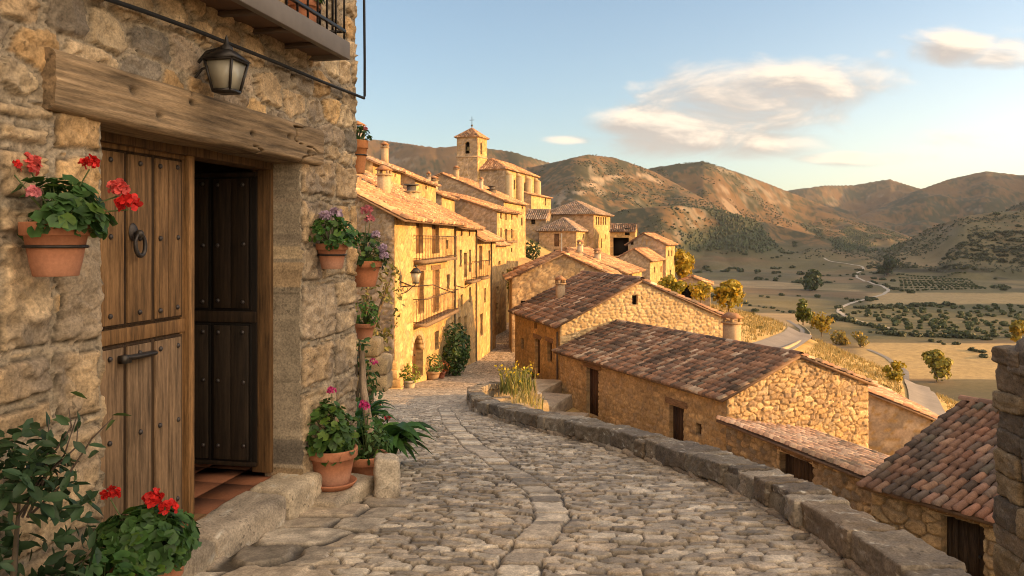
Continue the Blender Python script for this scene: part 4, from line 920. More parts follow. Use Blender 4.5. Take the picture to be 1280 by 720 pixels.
BASE = -1.65
def zz(z): return z-BASE
FH = House('old_house', 'old rubble stone house with timber lintel and half open wooden door in the foreground', 'house', (-2.5, 0), math.atan2(.9779, .2093), 6.22, 6.5, BASE, 4.6)
rb_ = np.random.RandomState(77); blocks = []
zc_ = -1.78
for hh in (.44, .36, .30, .40, .26, .30, .28):
    a_ = 5.30; first = True
    while a_ < 6.24:
        wd_ = rb_.uniform(.24, .40) if not first else rb_.choice([.30, .52]); e_ = a_+wd_ if a_+wd_ < 6.08 else 6.32
        if hh > .3 and not first and rb_.rand() < .6: m_ = zc_+hh*rb_.uniform(.4, .6); blocks += [(a_+.006, e_-.006, zc_+.006, m_-.006), (a_+.006, e_-.006, m_+.006, zc_+hh-.006)]
        else: blocks.append((a_+.006, e_-.006, zc_+.006, zc_+hh-.006))
        a_ = e_; first = False
    zc_ += hh
zc_ = -1.74
for hh in (.52, .46, .34, .42, .34, .20):
    e_ = 3.50; first = True
    while e_ > 2.3:
        wd_ = rb_.uniform(.22, .36) if not first else rb_.choice([.28, .50]); a_ = e_-wd_
        if not first and rb_.rand() < .75: m_ = zc_+hh*rb_.uniform(.35, .65); blocks += [(a_+.006, e_-.006, zc_+.006, m_-.006), (a_+.006, e_-.006, m_+.006, zc_+hh-.006)]
        else: blocks.append((a_+.006, e_-.006, zc_+.006, zc_+hh-.006))
        e_ = a_; first = False
    zc_ += hh
old_blocks = [(5.30,5.66,-1.70,-.82),(5.30,5.88,-.82,-.40),(5.30,5.58,-.40,.26),(5.30,5.78,.26,.50),(5.80,6.3,.24,.58),(5.93,6.3,-.34,.0),(5.90,6.3,-.68,-.36),(5.78,6.3,.78,1.16),(5.97,6.3,1.18,1.5),(5.62,5.93,-.02,.24),(5.95,6.3,.02,.22),
          (5.70,5.98,-1.06,-.84),(6.0,6.3,-1.0,-.70),(5.70,6.0,-1.7,-1.30),(6.02,6.3,-1.36,-1.02),(3.16,3.5,.18,.5),(3.2,3.5,-.29,.16),(2.98,3.5,-.62,-.30),(3.22,3.5,-1.18,-.64),(3.2,3.5,-1.7,-1.2),(2.6,2.96,-.58,-.18),(2.92,3.18,-.95,-.64),(2.86,3.18,-.28,.05)]
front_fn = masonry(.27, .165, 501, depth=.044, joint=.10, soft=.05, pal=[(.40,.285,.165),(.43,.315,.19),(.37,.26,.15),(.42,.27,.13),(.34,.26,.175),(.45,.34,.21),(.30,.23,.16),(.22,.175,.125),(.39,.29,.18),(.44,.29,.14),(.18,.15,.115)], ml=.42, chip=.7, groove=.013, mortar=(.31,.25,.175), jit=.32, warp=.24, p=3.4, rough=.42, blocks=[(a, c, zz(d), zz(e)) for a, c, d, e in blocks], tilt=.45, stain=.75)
U0, U1, DZ0, DZ1 = 3.49, 5.30, zz(-1.56), zz(.52)
ops = {'f': [dict(u0=U0, u1=U1, z0=DZ0, z1=DZ1, depth=.23, kind='none')]}
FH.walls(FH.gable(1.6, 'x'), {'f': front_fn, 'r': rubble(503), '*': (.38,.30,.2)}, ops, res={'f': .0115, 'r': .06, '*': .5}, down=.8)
FH.roof('x', 1.6, oh=.4, pal='warm', seed=60)
FR = FH.root
# timber lintel
u = np.linspace(3.17, 5.52, 240); z = np.linspace(zz(.505), zz(.745), 40); Ug, Zg = np.meshgrid(u, z)
wav = .022*(fbm(Ug*1.3, Ug*0, 511, 3)-.5)*2; top = (Zg-z[0])/(z[-1]-z[0])
Zd = Zg+wav*(.4+.6*(1-top))+.02*(Ug-3.17)*0
gr = fbm(Ug*2.2, Zg*70, 513, 4); gr2 = fbm(Ug*1.1+4, Zg*24, 517, 3)
crack = sm(.022, .0, np.abs(fbm(Ug*1.6, Zg*9, 519, 3)-.5))*sm(.45, .6, fbm(Ug*1.2, Zg*4, 521, 2))
edge = np.minimum(np.minimum(top, 1-top)/.10, 1)
dout = .050+.030*np.sqrt(edge)+.012*(gr-.5)+.010*(gr2-.5)-.04*crack
kn = np.zeros_like(Ug)
for ku, kz in ((3.62,.66),(4.05,.68),(4.62,.60),(5.05,.64),(3.8,.58),(5.32,.57)):
    kn = np.maximum(kn, np.exp(-(((Ug-ku)/.022)**2+((Zg-zz(kz))/.016)**2)))
dout = dout-.02*kn
cw = np.array((.27,.185,.105))*(.55+.9*gr)[..., None]*(.75+.5*gr2)[..., None]; cw = cw*(1-.8*np.maximum(crack, kn*.9)[..., None])
cw = cw*(1-.35*sm(.5, .75, fbm(Ug*1.5, Zg*3, 523, 3)))[..., None]
b = B(); b.grid(FH.P3('f', Ug, Zd, dout), cw)
for row in (0, -1):
    E = FH.P3('f', Ug[row], Zd[row], dout[row]); E2 = FH.P3('f', Ug[row], Zd[row]+0, np.full(len(u), -.20)); G = np.stack([E2, E] if row == 0 else [E, E2]); b.grid(G, np.stack([cw[row]*.9]*2))
for c_ in (0, -1):
    E = FH.P3('f', Ug[:, c_], Zd[:, c_], dout[:, c_]); E2 = FH.P3('f', Ug[:, c_], Zd[:, c_], np.full(len(z), -.05)); G = np.stack([E, E2] if c_ == -1 else [E2, E], 1); b.grid(G, np.stack([cw[:, c_]*.8]*2, 1))
b.build('lintel', M['woodh'], FR, smooth=False)

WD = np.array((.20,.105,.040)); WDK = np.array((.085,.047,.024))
def leaf_door(mapf, w, z0, z1, cols, zr, base, tone, seed, name, label=None, stile=True):
    """a ledged door leaf with raised planks: mapf(x, d, z) places it; d is towards the viewer"""
    rs = np.random.RandomState(seed); b = B()
    def bx(x0, x1, d0, d1, a, c, col):
        q = [mapf(x, d, zq) for zq in (a, c) for x, d in ((x0, d1), (x1, d1), (x1, d0), (x0, d0))]; b.hexa(q, col)
    bx(0, w, -.045, 0, z0, z1, tone*.25)
    for (x0, x1) in cols:
        for (a, c) in ((z0+.03, zr-.045), (zr+.045, z1-.03)):
            n = 2 if x1-x0 > .2 else 1; ws = (x1-x0)/n
            for i in range(n): tn = tone*rs.uniform(.8, 1.15); tn = tn*(1-(.45 if a < z0+.1 else .1)*1)+np.array((.27,.21,.15))*tone.mean()/.178*(.45 if a < z0+.1 else .1); bx(x0+i*ws+.0015, x0+(i+1)*ws-.0015, -.02, .016+rs.uniform(-.002, .002), a+.012, c-.012, tn)
            m = .017
            for q in ((x0-m, x0, a, c), (x1, x1+m, a, c), (x0, x1, c-m, c), (x0, x1, a, a+m)): bx(q[0], q[1], -.02, .008, q[2], q[3], tone*.2)
    bx(0, w, -.02, .011, zr-.035, zr+.035, tone*.95)
    bx(0, w, -.02, .010, z1-.028, z1, tone*.8); bx(0, w, -.02, .010, z0, z0+.028, tone*.7)
    if stile:
        bx(w-.075, w-.045, -.02, .006, z0, z1, tone*.9); bx(w-.04, w+.01, -.045, .034, z0, z1, tone*1.1)
    o = b.build(name, M['wood'], FR, bevel=.003)
    if label: o['label'] = label
    sm_ = None
    for (x0, x1) in cols:
        for zq in (z0+.13, z0+.55, zr-.10, zr+.10, zr+.47, z1-.08):
            for x in ((x0+.035, x1-.035) if x1-x0 > .2 else ((x0+x1)/2,)):
                p = mapf(x+rs.uniform(-.004, .004), .016, zq+rs.uniform(-.006, .006)); 
                if sm_ is None:
                    b = B(); b.ball((0, 0, 0), .0135, 10, 6, (.07,.06,.055)); st = b.build('stud', M['iron'], o, smooth=True); sm_ = st
                else: st = sm_.copy(); COL.objects.link(st); st.parent = o
                st.location = p
    return o
DP = .20
lf = leaf_door(lambda x, d, zq: (U0-.03+x, DP-d, zq), .965, zz(-1.50), zz(.46), [(.03,.21),(.24,.435),(.46,.64),(.67,.885)], zz(-.46), 0, WD, 61, 'door')
b = B()                                      # knocker
ku, kz = FH.uv('f', 166, 290, DP-.02); ku = float(ku); kz = float(kz); d0 = DP-.022
b.lathe([(.001,.016),(.022,.012),(.03,0)], (0,0,0), 16, (.06,.05,.045)); V = b.v[0].copy(); b.v[0] = np.stack([ku+V[:, 0], d0-V[:, 2], kz+V[:, 1]*1.5], 1)
b.ball((ku, d0-.035, kz-.01), .022, 10, 6, (.07,.06,.05))
b.tube([(ku+.036*math.sin(a), d0-.036-.006*math.sin(a/2), kz-.062+.054*math.cos(a)) for a in np.linspace(0, 2*math.pi, 22)], [.0075+.004*abs(math.sin(a/2)) for a in np.linspace(0, 2*math.pi, 22)], 8, (.06,.052,.047))
b.build('knocker', M['iron'], lf, smooth=True)
b = B(); (ua, za), (ub, zb) = FH.uv('f', 149, 447, DP-.02), FH.uv('f', 191, 443, DP-.02); zm = (za+zb)/2
b.box(ua, ub, d0-.02, d0, zm-.012, zm+.012, (.06,.052,.047)); b.tube([(ua+.02, d0-.02, zm+.005), (ua+.05, d0-.055, zm+.008), (ub-.05, d0-.055, zm+.008), (ub-.01, d0-.02, zm+.005)], .0085, 8, (.06,.052,.047)); b.box(ua-.01, ua+.04, d0-.035, d0, zm-.019, zm+.019, (.07,.06,.05))
b.build('latch', M['iron'], lf)
leaf_door(lambda x, d, zq: (5.245-d-.02*x, DP+.06+x*.99, zq), .86, zz(-1.47), zz(.44), [(.05,.30),(.34,.60),(.64,.80)], zz(-.50), 0, WD*.13, 67, 'door', 'inner door leaf standing open, darkened to look shaded', stile=False)  # same wood much darker: the dimness of the room is in its colour
b = B()                                      # door frame
b.box(U1-.04, U1+.02, DP-.03, DP+.10, DZ0+.05, DZ1, WD*.55); b.box(U0-.05, U1-.04, DP-.05, DP+.10, zz(.455), DZ1+.02, WD*.5); b.build('door_frame', M['wood'], FR, bevel=.004)
b = B(); b.box(U0-.03, 4.47, DP-.085, DP+.05, DZ0-.03, zz(-1.505), WD*.8); b.build('door_sill', M['woodh'], FR, bevel=.004)
b = B()                                      # dim room inside
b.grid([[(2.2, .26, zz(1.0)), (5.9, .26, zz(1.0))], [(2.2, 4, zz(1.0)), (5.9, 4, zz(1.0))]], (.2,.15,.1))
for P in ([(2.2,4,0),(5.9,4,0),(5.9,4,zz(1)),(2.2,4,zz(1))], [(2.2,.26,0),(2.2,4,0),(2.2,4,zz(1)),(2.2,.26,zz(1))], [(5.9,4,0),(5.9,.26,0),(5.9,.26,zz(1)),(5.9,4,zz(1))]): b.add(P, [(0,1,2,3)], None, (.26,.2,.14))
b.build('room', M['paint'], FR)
b = B(); ts = .30
for i in range(13):
    for j in range(13):
        x = 2.2+i*ts*.97; y = .12+j*ts; k = RS.uniform(.75, 1.15); b.box(x, x+ts*.95, y, y+ts*.98, zz(-1.62), zz(-1.545)+RS.uniform(0, .003), np.array((.21,.082,.04))*k)
b.build('tiled_floor', M['terra'], FR)
# threshold: long worn stones
b = B()
for k, (a, c) in enumerate(((3.35,4.18),(4.19,4.95),(4.96,5.42))):
    rock(b, ((a+c)/2, .02, zz(-1.66)), ((c-a)/2, .15, .145), 0, 520+k, 15, .35, .035, [(.38,.31,.22),(.34,.28,.21)], lichen=.8)
b.build('threshold', M['stone'], FR, smooth=True)
# balcony over the lintel
ub = float(FH.uv('f', 385, 80)[0])
b = B(); b.box(2.9, ub, -.28, .0, zz(1.215), zz(1.235), (.13,.075,.048))
for k in range(8): b.box(2.9+k*.36, 2.95+k*.36, -.265, 0, zz(1.19), zz(1.215), (.09,.065,.05))
b.box(2.9, ub, -.30, -.255, zz(1.185), zz(1.30), (.17,.145,.125)); b.box(ub-.04, ub+.002, -.298, 0, zz(1.187), zz(1.302), (.16,.135,.115)); b.box(2.9, ub-.04, -.255, 0, zz(1.235), zz(1.285), (.28,.15,.09))
bal = b.build('balcony', M['paint'], FR, bevel=.004)
b = B(); rc = (.035,.032,.03)
for zq in (1.36, 2.25): b.box(2.9, ub-.02, -.282, -.262, zz(zq), zz(zq)+.018, rc); b.box(ub-.04, ub-.02, -.28, 0, zz(zq), zz(zq)+.018, rc)
for x in np.arange(2.95, ub-.01, .13): b.box(x-.005, x+.005, -.277, -.267, zz(1.30), zz(2.25), rc)
for y in (-.19, -.10): b.box(ub-.036, ub-.024, y-.006, y+.006, zz(1.30), zz(2.25), rc)
b.build('railing', M['iron'], bal)

def wpt(px, py, out=0.): u, z = FH.uv('f', px, py, -out); return np.array((u, -out, z))
def fw(p): return FH.w(*p)
# cable along the wall and up the corner
pts = [wpt(*q) for q in ((120,-6,.075),(180,14,.08),(240,36,.075),(300,60,.08),(350,80,.075),(395,99,.08),(425,111,.075))]
c6 = np.array((6.30, -.05, 0)); zc = FH.uv('f', 441, 118, -.05)[1]
pts += [np.array((6.24, -.07, zc)), c6+(0, 0, zc+.03), c6+(0, 0, zc+.3), c6+(-.012, 0, zc+.8), c6+(0, 0, zc+1.6)]
b = B(); b.tube([fw(p) for p in pts], .0105, 8, (.018,.018,.02))
pts2 = [wpt(*q) for q in ((200,10,.085),(300,50,.09),(383,88,.085),(432,112,.08))]; pass
o = b.build('cable', M['paint'], smooth=True, loc=fw(pts[5])); tag(o, 'black power cable running along the stone wall and up its corner', 'cable')
# wall lantern
LP = wpt(283, 92, .185); s_ = .0042*1.02
LS = .86; ln = thing('wall_lantern', 'tapered iron wall lantern with frosted panes above the timber lintel', 'lantern', tuple(fw(LP)), FH.a)
b = B(); ir = (.045,.04,.036)
zt, zb, rt, rb = .072, -.105, .088, .055
for sx, sy in ((-1,-1),(1,-1),(1,1),(-1,1)): b.beam((sx*rt, sy*rt, zt), (sx*rb, sy*rb, zb), .012, .012, ir)
for z_, r_ in ((zt, rt), (zb, rb)):
    for k in range(4):
        a = [(-1,-1),(1,-1),(1,1),(-1,1)]; p, q = a[k], a[(k+1) % 4]; b.beam((p[0]*r_, p[1]*r_, z_), (q[0]*r_, q[1]*r_, z_), .016, .016, ir)
b.box(-rb, rb, -rb, rb, zb-.012, zb, ir)
rr = rt+.016; A = [(-rr,-rr,zt+.004),(rr,-rr,zt+.004),(rr,rr,zt+.004),(-rr,rr,zt+.004)]; T = [(-.038,-.038,zt+.065),(.038,-.038,zt+.065),(.038,.038,zt+.065),(-.038,.038,zt+.065)]; b.hexa(A+T, ir)
b.lathe([(.04,zt+.06),(.036,zt+.085),(.014,zt+.10),(.011,zt+.13),(.001,zt+.155)], (0,0,0), 10, ir); fr = b.build('lamp_cage', M['iron'], ln)
b = B(); g = .9
b.hexa([(-rb*g,-rb*g,zb+.004),(rb*g,-rb*g,zb+.004),(rb*g,rb*g,zb+.004),(-rb*g,rb*g,zb+.004),(-rt*g,-rt*g,zt-.004),(rt*g,-rt*g,zt-.004),(rt*g,rt*g,zt-.004),(-rt*g,rt*g,zt-.004)], (.6,.52,.36)); b.build('lamp_pane', M['lampglass'], ln)
b = B(); b.tube([(-.02,.235,-.02),(-.02,.19,.05),(-.01,.12,.13),(0,.04,.15),(0,0,.13)], .011, 8, ir); b.box(-.045,.005,.215,.24,-.06,.06, ir); b.tube([(-.02,.22,-.05),(-.015,.15,.03),(-.01,.09,.05)], .008, 6, ir); b.build('wall_bracket', M['iron'], ln); ln.scale = (LS,)*3

# ------------------------------------------------------------------ the cobbled street
def build_street():
    ys = np.concatenate([np.linspace(-6, 2.4, 60)[:-1], np.geomspace(2.4, 14, 640), np.geomspace(14, 78, 330)[1:]])
    t = np.linspace(0, 1, 300); l, r = street_lr(ys)
    # widen under the parapet and walls
    X = l[:, None]+(r-l)[:, None]*t[None, :]; Y = np.repeat(ys[:, None], len(t), 1)
    Zb = zstreet(Y)
    def pave(sw, sh, seed, joint, soft, jit, warp):
        e, i, j, du, dv = cells(X+.12*np.sin(Y*.7), Y+.10*X+.05*np.sin(X*3), sw, sh, seed, jit, 4.5, warp, size=.25)
        return sm(joint, joint+soft, e+.10*(fbm(X*22, Y*22, seed+3, 3)-.5)), h2(i, j, seed+5), h2(i, j, seed+6), h2(i, j, seed+7), du, dv
    s, r1, r2, r3, du, dv = pave(.158, .080, 601, .045, .075, .30, .24)
    S_, R1, R2, R3, DU, DV = pave(.48, .30, 611, .05, .10, .3, .3)
    flag = (sm(.85, .75, X-l[:, None]) * sm(2.2, 2.5, Y) * sm(5.6, 5.2, Y) > .5)
    sp = np.interp(Y, [2, 4.1, 4.9, 5.6, 6.6, 8, 10, 14], [-.1, .05, .25, .22, -.05, -.40, -.75, -1.2]); strip = (np.abs(X-sp+.04*(fbm(X*4, Y*4, 631, 2)-.5)) < .10) & (Y < 24)
    sx_ = X-sp+.03*(fbm(X*4, Y*4, 631, 2)-.5); yy_ = Y/.21+.35*np.sin(Y*9.1)+.2*np.sin(Y*23.7); strip = (np.abs(sx_) < .118) & (Y < 24); fr_ = yy_-np.floor(yy_); id_ = np.floor(yy_)
    ed_ = np.minimum(.118-np.abs(sx_), np.minimum(fr_, 1-fr_)*.21)+.020*(fbm(X*18, Y*18, 633, 3)-.5)*2
    for a, c in ((sm(.006, .022, ed_), s), (h2(id_, id_*3, 635), r1), (.55+.4*h2(id_, id_*5, 636), r2), (h2(id_, id_*7, 637), r3), (sx_*2, du), (fr_-.5, dv)): c[strip] = a[strip]
    for k, (a, c) in enumerate(((S_, s), (R1, r1), (R2, r2), (R3, r3), (DU, du), (DV, dv))): c[flag] = a[flag]
    n = fbm(X*11, Y*11, 641, 4); n2 = fbm(X*45, Y*45, 643, 3); big = fbm(X*1.1, Y*1.1, 645, 3)
    near = 1-sm(18, 34, Y)
    h = (.026*s*(.6+.6*r3)+(r1-.5)*du*.016*s+(r2-.5)*dv*.014*s+.007*(n-.5)*(.3+.7*s)+.005*(n2-.5))*(.25+.75*near)+.022*(big-.5)
    Z = Zb+h
    # worn gutter dip towards the edges
    pal = [(.37,.305,.23),(.31,.26,.195),(.42,.355,.27),(.27,.225,.17),(.46,.395,.305),(.35,.28,.20),(.39,.32,.235),(.24,.20,.15)]
    C = pick(r1, pal)*(.8+.4*r2)[..., None]*(.50+1.0*n)[..., None]*(.72+.56*n2)[..., None]
    C = C*(1+.03*strip)[..., None]
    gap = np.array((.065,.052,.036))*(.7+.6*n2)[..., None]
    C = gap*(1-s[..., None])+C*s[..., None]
    C = C*(.82+.36*big)[..., None]
    moss = sm(.60, .72, fbm(X*2.3, Y*2.3, 651, 4))*sm(.5, .0, X-l[:, None])*.5; C = C*(1-moss[..., None])+np.array((.10,.10,.045))*moss[..., None]
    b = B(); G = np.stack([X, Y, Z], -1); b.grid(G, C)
    # skirts so that the sheet has an edge
    for c_, fl in ((0, False), (-1, True)):
        E = G[:, c_]; E2 = E-(0, 0, .5); g = np.stack([E2, E] if not fl else [E, E2], 1); b.grid(g, np.stack([C[:, c_]*.6]*2, 1))
    o = b.build('street', M['cobble'], smooth=True); tag(o, 'worn cobbled lane curving downhill between the old house and the low parapet', 'street', kind='structure')
build_street()

# ------------------------------------------------------------------ parapet
PA = np.array([(1.72,1.0),(1.70,3.0),(1.69,4.0),(1.66,4.6),(1.57,5.3),(1.44,6.05),(1.25,6.7),(.83,8.0),(.33,9.1),(-.44,11.4),(-.66,13),(-.95,17),(-1.05,19.5),(-.85,21.3),(-.3,22.5),(.6,22.9)])
_d = np.concatenate([[0], np.cumsum(np.hypot(*np.diff(PA, axis=0).T))]); _t = np.linspace(0, _d[-1], 400)
PC = np.stack([np.interp(_t, _d, PA[:, 0]), np.interp(_t, _d, PA[:, 1])], 1)
for _ in range(40): PC[1:-1] = .25*PC[:-2]+.5*PC[1:-1]+.25*PC[2:]
def parapet():
    b = B(); rs = np.random.RandomState(5); L = _d[-1]
    def at(s, off):
        k = np.interp(s, _t, np.arange(len(_t))); i = int(min(k, len(_t)-2)); p = PC[i]+(PC[i+1]-PC[i])*(k-i); tg = PC[min(i+1, 399)]-PC[max(i-1, 0)]; tg = tg/np.linalg.norm(tg)
        return p+np.array((tg[1], -tg[0]))*off, math.atan2(tg[1], tg[0])
    s = 0; k = 0
    while s < L-.2:                           # cap stones
        ln = (rs.uniform(.16, .32) if rs.rand() < .6 else rs.uniform(.32, .62))*(1 if s < 12 else 1.2); p, a = at(s+ln/2, .15+rs.uniform(-.02, .02)); y = p[1]
        h = np.interp(y, [0, 6, 12, 20, 23], [.17, .17, .2, .32, .42]); n = 13 if y < 9 else 8
        zc = zstreet(p[1])+h-.055; sl = (zstreet(p[1]+.3*math.sin(a))-zstreet(p[1]-.3*math.sin(a)))/.6
        rock(b, (p[0], p[1], zc+rs.uniform(-.012, .010)), (ln/2*1.01, rs.uniform(.13, .165), .075), a+rs.uniform(-.05, .05), 700+k, int(n*1.9), .22, .17, [(.19,.155,.115),(.15,.125,.095),(.22,.185,.14),(.135,.11,.085),(.19,.145,.10),(.25,.21,.16)], (sl, rs.uniform(-.04, .04)), lichen=.9)
        s += ln; k += 1
    for row in range(1):                      # inner face stones
        s = rs.uniform(0, .2)
        while s < L-.1:
            ln = rs.uniform(.16, .42); p, a = at(s+ln/2, .07+rs.uniform(-.012, .02)); y = p[1]; h = np.interp(y, [0, 6, 12, 20, 23], [.17, .17, .2, .32, .42])
            z0 = zstreet(y)-.10; dz = (h-.04); rock(b, (p[0], p[1], z0+dz*(row+.5)), (ln/2*.99, .09, dz*.6), a, 900+k, 14 if y < 9 else 5, .3, .15, [(.30,.23,.16),(.26,.20,.14),(.33,.27,.20),(.24,.20,.155)], lichen=.3)
            s += ln; k += 1
    ss = np.linspace(0, L, 900); G = []
    for s in ss:                              # lime core between the stones
        p0, a = at(s, .02); p1, a = at(s, .15); p2, a = at(s, .285); h = np.interp(p1[1], [0, 6, 12, 20, 23], [.17, .17, .2, .32, .42]); z = zstreet(p1[1])
        G.append([(*p0, z-.2), (*p0, z+h-.05), *[(*(p0+(p2-p0)*q), z+h-.012-.02*abs(q-.5)) for q in np.linspace(.08, .92, 9)], (*p2, z+h-.05), (*p2, z-.3)])
    G = np.array(G); G[:, 1:-1, 2] += .05*(fbm(G[:, 1:-1, 0]*14, G[:, 1:-1, 1]*14, 425, 4)-.5); b.grid(G[:, ::-1], np.array((.17,.14,.10))*(.5+1.0*fbm(G[..., 0]*20, G[..., 1]*20, 427, 4)[:, ::-1])[..., None])
    s = 0                                     # outer retaining face
    G = []
    for s in np.linspace(0, L, 160):
        p, a = at(s, .27); z0 = zstreet(p[1])+.06; G.append([(p[0], p[1], z) for z in np.linspace(z0-4.6, z0, 40)])
    G = np.array(G); sU = np.repeat(np.linspace(0, L, 160)[:, None], 40, 1); h, c = rubble(95, DARKB+RUB, .35, .22, .05)(sU, G[..., 2])
    b.grid(G, c)
    o = b.build('parapet', M['stone'], smooth=True, loc=(1.3, 5.4, zstreet(5.4))); tag(o, 'low curving parapet of rough grey lichened stones along the street', 'parapet')
parapet()

# ruined pillar at the right edge
def pillar():
    b = B(); rs = np.random.RandomState(8); z = -3.4; k = 0; zt = -.93
    while z < zt-.05:
        h = rs.uniform(.13, .26); h = min(h, zt-z+.05)
        x = 0
        cut = sorted(rs.uniform(.3, .7, 1))
        segs = [(0, .44*rs.uniform(.8, 1.2)), (None, 1.15)]; segs[1] = (segs[0][1], 1.15)
        for (a, c) in segs:
            for yb in (0, .34):
                jx = rs.uniform(-.03, .03) if a == 0 else 0
                rock(b, (4.03+(a+c)/2+jx, 6.02+yb+.16, z+h/2), ((c-a)/2, .175, h/2*1.04), rs.uniform(-.05, .05), 1300+k, 20, .35, .17, [(.17,.13,.09),(.14,.11,.08),(.21,.16,.10),(.12,.10,.075),(.26,.19,.11)], lichen=.25); k += 1
        z += h
    for (x, y, w, hh, zc) in ((4.24, 6.3, .20, .15, -.90), (4.70, 6.32, .28, .17, -.93), (4.11, 6.3, .09, .06, -1.02)): rock(b, (x, y, zc), (w, .2, hh), .1, 1500+k, 14, .8, .13, [(.16,.14,.12),(.2,.17,.14)], lichen=.3); k += 1
    o = b.build('stone_pillar', M['stone'], smooth=True, loc=(4.55, 6.3, -3.4)); tag(o, 'crumbling rough stone pillar standing behind the parapet beside the nearest tiled roof', 'pillar')
pillar()
# ------------------------------------------------------------------ plants
def frame_of(N):
    N = N/np.maximum(np.linalg.norm(N, axis=1, keepdims=True), 1e-9)
    ref = np.where(np.abs(N[:, 2:3]) < .9, np.array([[0, 0, 1.]]), np.array([[1., 0, 0]]))
    X = np.cross(ref, N); X /= np.linalg.norm(X, axis=1, keepdims=True); return X, np.cross(N, X), N
def leaves(b, C, N, size, col, kind='round', rs=RS, spin=True, aspect=1.0):
    """many flat little leaves; col (n, 3)"""
    C = np.asarray(C, float); n = len(C); X, Y, Nn = frame_of(np.asarray(N, float))
    if spin:
        a = rs.uniform(0, 2*math.pi, n); X, Y = X*np.cos(a)[:, None]+Y*np.sin(a)[:, None], -X*np.sin(a)[:, None]+Y*np.cos(a)[:, None]
    size = np.broadcast_to(np.asarray(size, float), (n,))
    if kind == 'round':
        k = 11; t = np.linspace(.35, 2*math.pi-.35, k); r = 1+.13*np.cos(t*5+.5); P = [(r[i]*math.cos(t[i]), r[i]*math.sin(t[i]), .22) for i in range(k)]; P = [(-.05, 0, -.05)]+P
        T = [(0, i, i+1) for i in range(1, k)]+[(0, k, 1)]
        T = T[:-1]
    elif kind == 'oval':
        P = [(-1, 0, 0), (-.35, .42, .12), (.35, .40, .10), (1.1, 0, -.12), (.35, -.40, .10), (-.35, -.42, .12), (.0, 0, -.06)]; T = [(6, 0, 5), (6, 5, 4), (6, 4, 3), (6, 3, 2), (6, 2, 1), (6, 1, 0)]
    elif kind == 'petal':
        P = [(0, 0, 0), (.7, .55, .25), (1.1, .15, .35), (1.1, -.15, .35), (.7, -.55, .25)]; T = [(0, 2, 1), (0, 3, 2), (0, 4, 3)]
    else:
        P = [(-1, -.55, 0), (.2, -.75, .15), (1, 0, -.1), (.2, .75, .15), (-1, .55, 0)]; T = [(0, 1, 2), (0, 2, 3), (0, 3, 4)]
    P = np.array(P)*(1, aspect, 1); k = len(P)
    V = C[:, None]+size[:, None, None]*(P[None, :, 0:1]*X[:, None]+P[None, :, 1:2]*Y[:, None]+P[None, :, 2:3]*Nn[:, None])
    T = (np.arange(n)[:, None, None]*k+np.array(T)[None]).reshape(-1, 3)
    col = np.broadcast_to(np.asarray(col, float), (n, 3)); shade = np.ones((n, k)); shade[:, 0] = .72 if kind == 'round' else 1; shade = shade*rs.uniform(.88, 1.14, (n, k))
    b.add(V.reshape(-1, 3), None, T, np.repeat(col[:, None], k, 1).reshape(-1, 3)*shade.reshape(-1, 1))
def greens(n, rs, base=(.065, .125, .030), var=.35, yellow=.15):
    c = np.asarray(base)*rs.uniform(1-var, 1+var, (n, 1)); y = (rs.rand(n, 1) < yellow); return np.where(y, c*(1.7, 1.35, .9), c)
def sphere_pts(n, rs, r0=0.0):
    d = rs.normal(size=(n, 3)); d /= np.linalg.norm(d, axis=1, keepdims=True); return d*(r0+(1-r0)*rs.rand(n, 1)**(1/2.2)), d

def pot_mesh(b, r, h, z=0., tint=(.40,.165,.085), bloom=.5, c=(0, 0), seg=32):
    rb = r*.68; rim = r*1.06; t = np.asarray(tint); pale = np.array((.46,.30,.22))
    prof = [(.001,0),(rb*.97,0),(rb,.012*h),(rb+(r-rb)*.30,h*.25),(rb+(r-rb)*.55,h*.5),(rb+(r-rb)*.80,h*.745),(rim*.985,h*.755),(rim,h*.77),(rim*1.015,h*.97),(rim,h),(rim*.93,h),(r*.90,h*.97),(r*.86,h*.84),(.001,h*.82)]
    cols = []
    for i, (q, zq) in enumerate(prof):
        k = max(0, 1-abs(zq/h-.1)*3.2)*bloom; cols.append(t*(1-k)+pale*k if i < 12 else np.array((.06,.045,.03)))
    b.lathe([(q, zq+z) for q, zq in prof], (c[0], c[1], 0), seg, np.array(cols))
def flower_head(b, p, r, col, rs, n=26):
    d = rs.normal(size=(n, 3)); d[:, 2] = np.abs(d[:, 2])*.9-.25; d /= np.linalg.norm(d, axis=1, keepdims=True)
    for k in range(3):
        leaves(b, np.asarray(p)+d*r*.62, d+rs.normal(0, .5, (n, 3)), r*.55*rs.uniform(.7, 1.1, n), np.asarray(col)*rs.uniform(.7, 1.25, (n, 1)), 'petal', rs)
